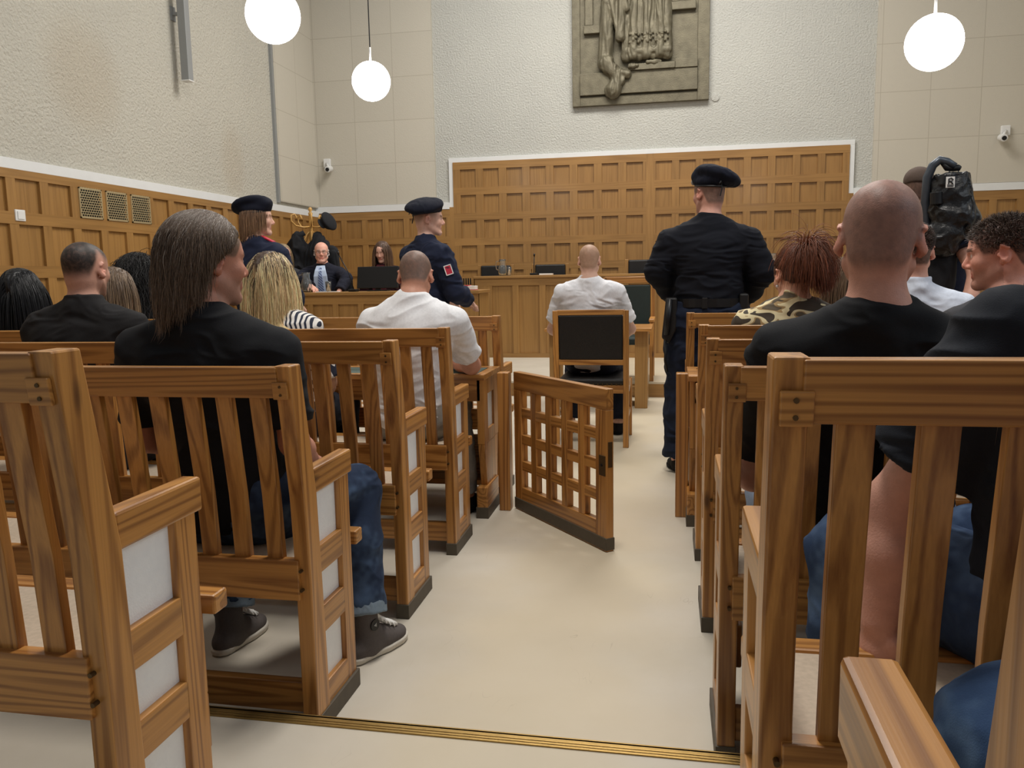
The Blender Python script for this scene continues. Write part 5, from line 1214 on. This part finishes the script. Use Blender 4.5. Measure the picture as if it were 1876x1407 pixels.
s.cap(off(1742, 330), off(1746, 385), .085, .10, .04); s.cap(off(1729, 328), off(1726, 385), .05, .07, .04); s.ell(off(1752, 400), V(.125, .11, .085), k=.04); s.cap(off(1752, 323), off(1754, 390), .055, .08, .04); s.ell(off(1738, 425), V(.12, .10, .06), k=.03); s.ell(off(1725, 440), V(.11, .10, .10), k=.04)
s.plane_cut(off(1745, 319), V(-.05, 0, 1)); v, q = s.poly(); v = folds(v, q, .008, (13, 13, 13), 8); plain('bag_cloth', (20, 20, 22), .35, .1, 30, .3, bscale=80); qmesh('cover', v, q, 'bag_cloth', t)
# emblem: white tile with dark curved figure and a strip of small letters
ec = off(1741, 335, 5.07)+V(0, 0, 0); mb = MB().box(ec+V(-.022, -.004, -.026), ec+V(.022, .004, .034)); obj('emblem', mb, 'white_paper', t)
mb = MB().tube([ec+V(x, -.006, z) for x, z in ((-.010, -.006), (-.010, .022), (.002, .026), (.012, .018), (.006, .008), (-.006, .008))], .0035, 6).tube([ec+V(.0, -.006, .006), ec+V(.013, -.006, -.006)], .0035, 6).box(ec+V(-.018, -.0065, -.0115), ec+V(.018, -.004, -.0095))
for k in range(6): mb.box(ec+V(-.016+.0056*k, -.0065, -.022), ec+V(-.0125+.0056*k, -.004, -.015))
obj('emblem_mark', mb, 'black_plastic', t)
obj('side_strap', MB().tube([off(1778, 350, 5.15), off(1784, 372, 5.12), off(1782, 400, 5.12), off(1770, 420, 5.1)], .008, 6), 'black_leather', t, smooth=True)
o = obj('lens', MB().tube([off(1716, 352, 5.15), off(1716, 375, 5.15)], .035, 14), 'black_plastic', t, .004)
# man in a suit
def tiefront(J, col, tie=None, w=.055):
    O = J['O']; M = J['M']; fy = M[:, 1]; N = J['N']; P_ = J['P']
    def pt(u, x, d): return N*(1-u)+P_*u+fy*d+M[:, 0]*x-O
    b = .128*J['b']
    rows_ = [(-.06, .050, .090*J['b']), (.06, .066, .138*J['b']), (.2, .080, .158*J['b']), (.4, .086, b+.034), (.6, .088, b+.036), (.85, .08, b+.030)]
    mb = MB(); vs = [];
    for u, x, d in rows_: vs += [pt(u, -x, d), pt(u, x, d), pt(u, x, d+.014), pt(u, -x, d+.014)]
    fs = [(0, 1, 2, 3), (23, 22, 21, 20)]
    for i in range(5):
        for k in range(4): a_, b_ = i*4+k, i*4+(k+1) % 4; fs.append((a_, a_+4, b_+4, b_))
    mb._add(vs, fs); o = obj('shirt_front', mb, col, J['root'], .004)
    if tie:
        mb = MB(); vs = []
        for u, x, d in [(-.01, .018, .100*J['b']+.016), (.08, .016, .130*J['b']+.018), (.2, .022, .150*J['b']+.020), (.4, .028, b+.050), (.6, .034, b+.054), (.85, .036, b+.050)]: vs += [pt(u, -x, d), pt(u, x, d), pt(u, x, d+.012), pt(u, -x, d+.012)]
        fs = [(0, 1, 2, 3), (23, 22, 21, 20)]
        mb._add(vs, fs+[(i*4+k, i*4+k+4, (i+1)*4+(k+1) % 4, i*4+(k+1) % 4) for i in range(5) for k in range(4)]); obj('tie', mb, tie, J['root'])
H = PX(589, 463, 9.35)
plain('pale_blue_cloth', (186, 202, 226), .8, .03); plain('maroon_cloth', (78, 16, 26), .7, .1); plain('pale_cloth', (206, 196, 192), .8, .03)
J = person(dict(label='bald man with glasses in a dark suit and striped tie at the left desk', H=H, hs=1.06, hy=158, by=168, sw=.205, bulk=1.15, hip=(H[0]+.0, 9.42, PF+.80), ground=PF, vox=.006, nb=(0, -.03, -.165), skin=(226, 170, 150), crop={'frill': (206, 200, 196), 'brow': (170, 150, 140)},
    elbowR=PX(548, 510, 9.2), wristR=PX(570, 525, 8.93), palmR=(0, 0, -1), elbowL=PX(635, 510, 9.2), wristL=PX(622, 533, 9.0), shirt=dict(col=(32, 34, 46), name='suit_jacket', sleeve=1.97, t=.022, fold=.004, seed=3), trousers=dict(col=(32, 34, 46)), knee=None,
    kneeL=(H[0]+.15, 9.22, PF+.80-.12), kneeR=(H[0]-.15, 9.22, PF+.80-.12), ankleL=(H[0]+.15, 9.2, PF+.09), ankleR=(H[0]-.15, 9.2, PF+.09)))
J['b'] = 1.15; tiefront(J, 'pale_blue_cloth', 'striped_tie')
T = J['T']; R = T['R']; mb = MB()
for sx in (-1, 1):
    mb.tube([H+R@(V(sx*.033+.021*math.cos(k*math.pi/6), .103, .003+.014*math.sin(k*math.pi/6))*1.06)-J['O'] for k in range(13)], .0018, 6); mb.tube([H+R@(V(sx*.055, .10, .006)*1.06)-J['O'], H+R@(V(sx*.083, .0, .008)*1.06)-J['O']], .0018, 6)
mb.tube([H+R@(V(-.012, .104, .006)*1.06)-J['O'], H+R@(V(.012, .104, .006)*1.06)-J['O']], .0018, 6); obj('glasses', mb, 'iron', J['root'])
# woman in the robe
H = PX(700, 462, 9.6)
J = person(dict(label='woman with long brown hair in a black and maroon robe behind the monitor', H=H, hs=1.0, female=True, hy=182, hp=16, by=180, sw=.185, hip=(H[0], 9.62, PF+.80), ground=PF, vox=.006, skin=(224, 176, 156), crop={'closed': True, 'brow': (96, 70, 54)},
    shirt=dict(col=(44, 16, 24), name='robe', sleeve=1.95, t=.026, fold=.006), hair=dict(long=True, col=(84, 60, 46), col2=(124, 94, 70), n=2200, len=.28, vol=.010, jit=.02, stop=[((0, .105, -.02), (.062, .06, .095))], fw=.072, seed=61),
    kneeL=(H[0]+.15, 9.42, PF+.68), kneeR=(H[0]-.15, 9.42, PF+.68), ankleL=(H[0]+.15, 9.4, PF+.09), ankleR=(H[0]-.15, 9.4, PF+.09)))
J['b'] = 1.0; tiefront(J, 'maroon_cloth')
# person in grey behind the female officer
H = PX(519, 467, 9.2)
person(dict(label='fair haired person in a grey jacket at the left end of the side desk', H=H, hs=1.0, female=True, hy=120, by=150, sw=.19, hip=(H[0], 9.25, PF+.80), ground=PF, vox=.009, shirt=dict(col=(58, 58, 62), sleeve=1.95, t=.022, name='jacket'), hair=dict(long=True, col=(150, 128, 96), n=1200, len=.25, vol=.014, seed=71),
    kneeL=(H[0]+.1, 9.15, PF+.68), kneeR=(H[0]-.15, 9.15, PF+.68), ankleL=(H[0]+.1, 9.14, PF+.09), ankleR=(H[0]-.15, 9.14, PF+.09)))
# neighbour at the bottom right corner
person(dict(label='person in blue jeans beside the viewer, only a knee in the lower right corner', H=(.74, .45, 1.50), hs=1.0, sw=.19, hip=(.66, .52, 2*ST+.585), ground=2*ST, vox=.008, kneeL=(.385, .93, .755), ankleL=(.41, .90, 2*ST+.09), kneeR=(.72, .95, .76), ankleR=(.72, .90, 2*ST+.09),
    shirt=dict(col=(70, 72, 80), sleeve=.7), trousers=dict(col=(52, 76, 112), denim=(110, 140, 176), t=.014, loose=.008)))

# chairs under those behind the side desk
for i, (x, y, lbl) in enumerate(((PX(589, 463, 9.35)[0], 9.42, 'black swivel chair of the man in the striped tie'), (PX(700, 468, 9.6)[0], 9.62, 'black chair of the woman in the robe'), (PX(519, 467, 9.2)[0], 9.25, 'black chair of the person in grey'))):
    t = thing('desk_chair', lbl, 'chair', (x, y, PF), 0, 'black chairs behind the left desk')
    obj('seat', MB().box((-.24, -.2, .60), (.24, .25, .68)), 'dark_cloth', t, .02); obj('backrest', MB().box((-.25, .24, .72), (.25, .30, 1.13)), 'dark_cloth', t, .03)
    obj('column', MB().tube([(0, 0, .05), (0, 0, .61)], .03, 12), 'black_plastic', t); mb = MB()
    for k in range(5): a = k*1.2566; mb.tube([(0, 0, .09), (.28*math.cos(a), .28*math.sin(a), .03)], .025, 8)
    obj('star_base', mb, 'black_plastic', t); obj('back_bar', MB().box((-.03, .2, .6), (.03, .27, .8)), 'black_plastic', t)

# coats, scarf and cap on the coat stand
def coat(lbl, cx, cz, w, h, seed):
    c = V(CSX+cx, CSY-.12, PF+cz); s = SDF(c-V(.42, .25, h+.1), c+V(.42, .25, .25), .010)
    s.cap(c+V(-.02, 0, .06), c+V(0, 0, -.1), .05, .11, .05); s.cap(c+V(-w*.45, 0, -.14), c+V(w*.45, 0, -.14), .07, .07, .06); s.ell(c+V(0, 0, -h*.5), V(w*.62, .11, h*.55), k=.06); s.cap(c+V(w*.5, -.02, -.16), c+V(w*.62, -.03, -h*.72), .06, .055, .03); s.cap(c+V(-w*.5, -.02, -.16), c+V(-w*.6, -.02, -h*.7), .06, .055, .03)
    v, q = s.poly(); v = folds(v, q, .022, (11, 11, 2.5), seed); o = qmesh('coat', v, q, 'dark_cloth', None, (c[0], c[1], c[2])); o.location = c; tag(o, lbl, 'coat', 'coats on the stand'); return o
coat('black coat hanging at the left of the coat stand', -.14, 1.62, .34, 1.0, 3); coat('black coat hanging at the right of the coat stand behind the suited man', .16, 1.60, .36, 1.05, 5)
c = V(CSX+.27, CSY-.04, PF+1.86); s = SDF(c-V(.2, .2, .2), c+V(.2, .2, .2), .007); M = roty(1.1)@rotx(.2); s.ell(c, V(.13, .13, .045), M, .01); s.ell(c+M@V(0, 0, -.035), V(.10, .11, .05), M, .02); s.ell(c+M@V(0, -.10, -.06), V(.07, .06, .01), M, .01)
v, q = s.poly(); o = qmesh('peaked_cap', v, q, 'dark_cloth', None, c); o.location = c; tag(o, 'dark cap hanging on the right hook of the coat stand', 'cap')
o = obj('folded_umbrella', MB().tube([(0, 0, 0), (-.1, -.05, -.06), (-.22, -.06, -.16)], [.035, .045, .015], 10), 'dark_cloth', None, smooth=True); o.location = (CSX-.05, CSY-.1, PF+1.72); tag(o, 'dark rolled umbrella laid over the lower hooks of the coat stand', 'umbrella')

# bronze relief: a robed figure cut off by the top edge, on a plinth
rx0, rx1, rz0, rz1 = -1.475, .572, 3.85, 6.3
t = thing('bronze_relief', 'large greenish bronze relief of a robed figure high on the back wall', 'relief', ((rx0+rx1)/2, YB-.03, rz0))
hw_ = (rx1-rx0)/2; hz = rz1-rz0
obj('slab', MB().box((-hw_, -.02, 0), (hw_, .03, hz)), 'bronze', t, .003)
fr = MB().box((-hw_, -.06, 0), (-hw_+.12, -.02, hz)).box((hw_-.17, -.06, 0), (hw_, -.02, hz)).box((-hw_+.12, -.06, 0), (hw_-.17, -.02, .13))
obj('frame', fr, 'bronze', t, .006)
obj('plinth', MB().box((-hw_+.12, -.10, .15), (hw_-.17, -.02, .47)).box((.1-.25, -.14, .47), (hw_-.5, -.02, .56)).box((hw_-.5, -.12, .47), (hw_-.17, -.02, .60)), 'bronze', t, .006)
s = SDF(V(-hw_, -.32, .1), V(hw_, .02, hz), .014)
def fold(x0, z0, x1, z1, r0_, r1_, y=-.08): s.cap(V(x0, y, z0), V(x1, y, z1), r0_, r1_, .015)
for k in range(7): x = -.20+.10*k; fold(x, .68+.012*(k % 2), x*.9+.02, 2.5, .075, .065, -.08-.03*(k % 2))
fold(-.17, .74, .42, .74, .055, .055, -.12)
fold(-.52, .62, -.42, 2.4, .10, .12); fold(-.50, .60, -.30, .34, .12, .09, -.11); fold(-.34, .36, -.40, .20, .09, .12, -.12); fold(-.45, .5, -.18, .42, .05, .06, -.14)
fold(-.30, .95, -.22, 2.4, .07, .10, -.14); fold(-.28, .95, -.42, 1.5, .06, .05, -.15); fold(-.20, 1.35, -.40, 2.1, .05, .07, -.16)
for k in range(14): s.ell(V(-.14+.043*k, -.185+.004*(k % 2), .86+.03*(k % 3)), V(.019, .019, .019), None, .004); s.ell(V(-.14+.043*k, -.185, .98-.02*(k % 2)), V(.017, .017, .017), None, .004)
fold(-.14, .52, -.04, .53, .035, .03, -.15); fold(.12, .57, .30, .57, .03, .03, -.13)
v, q = s.poly(); v = folds(v, q, .014, (14, 14, 3), 2); v[:, 1] = np.minimum(v[:, 1], .0); qmesh('robed_figure', v, q, 'bronze', t)
obj('bench_arm', MB().box((.42, -.10, 1.30), (hw_-.2, -.02, 1.42)), 'bronze', t, .01); obj('bench_arm', MB().box((-hw_+.18, -.10, 1.05), (-.55, -.02, 1.17)), 'bronze', t, .01)
obj('bench_post', MB().box((.47, -.09, 1.42), (.58, -.02, hz)), 'bronze', t, .01); obj('bench_post', MB().box((-hw_+.2, -.09, 1.17), (-hw_+.32, -.02, hz)), 'bronze', t, .01)
mb = MB().tube([(.62, -.1, 1.62), (.66, -.14, 1.55), (.74, -.12, 1.58), (.78, -.14, 1.7), (.70, -.12, 1.8), (.80, -.12, 1.95)], [.04, .06, .05, .06, .05, .03], 10); obj('ornament', mb, 'bronze', t, smooth=True)
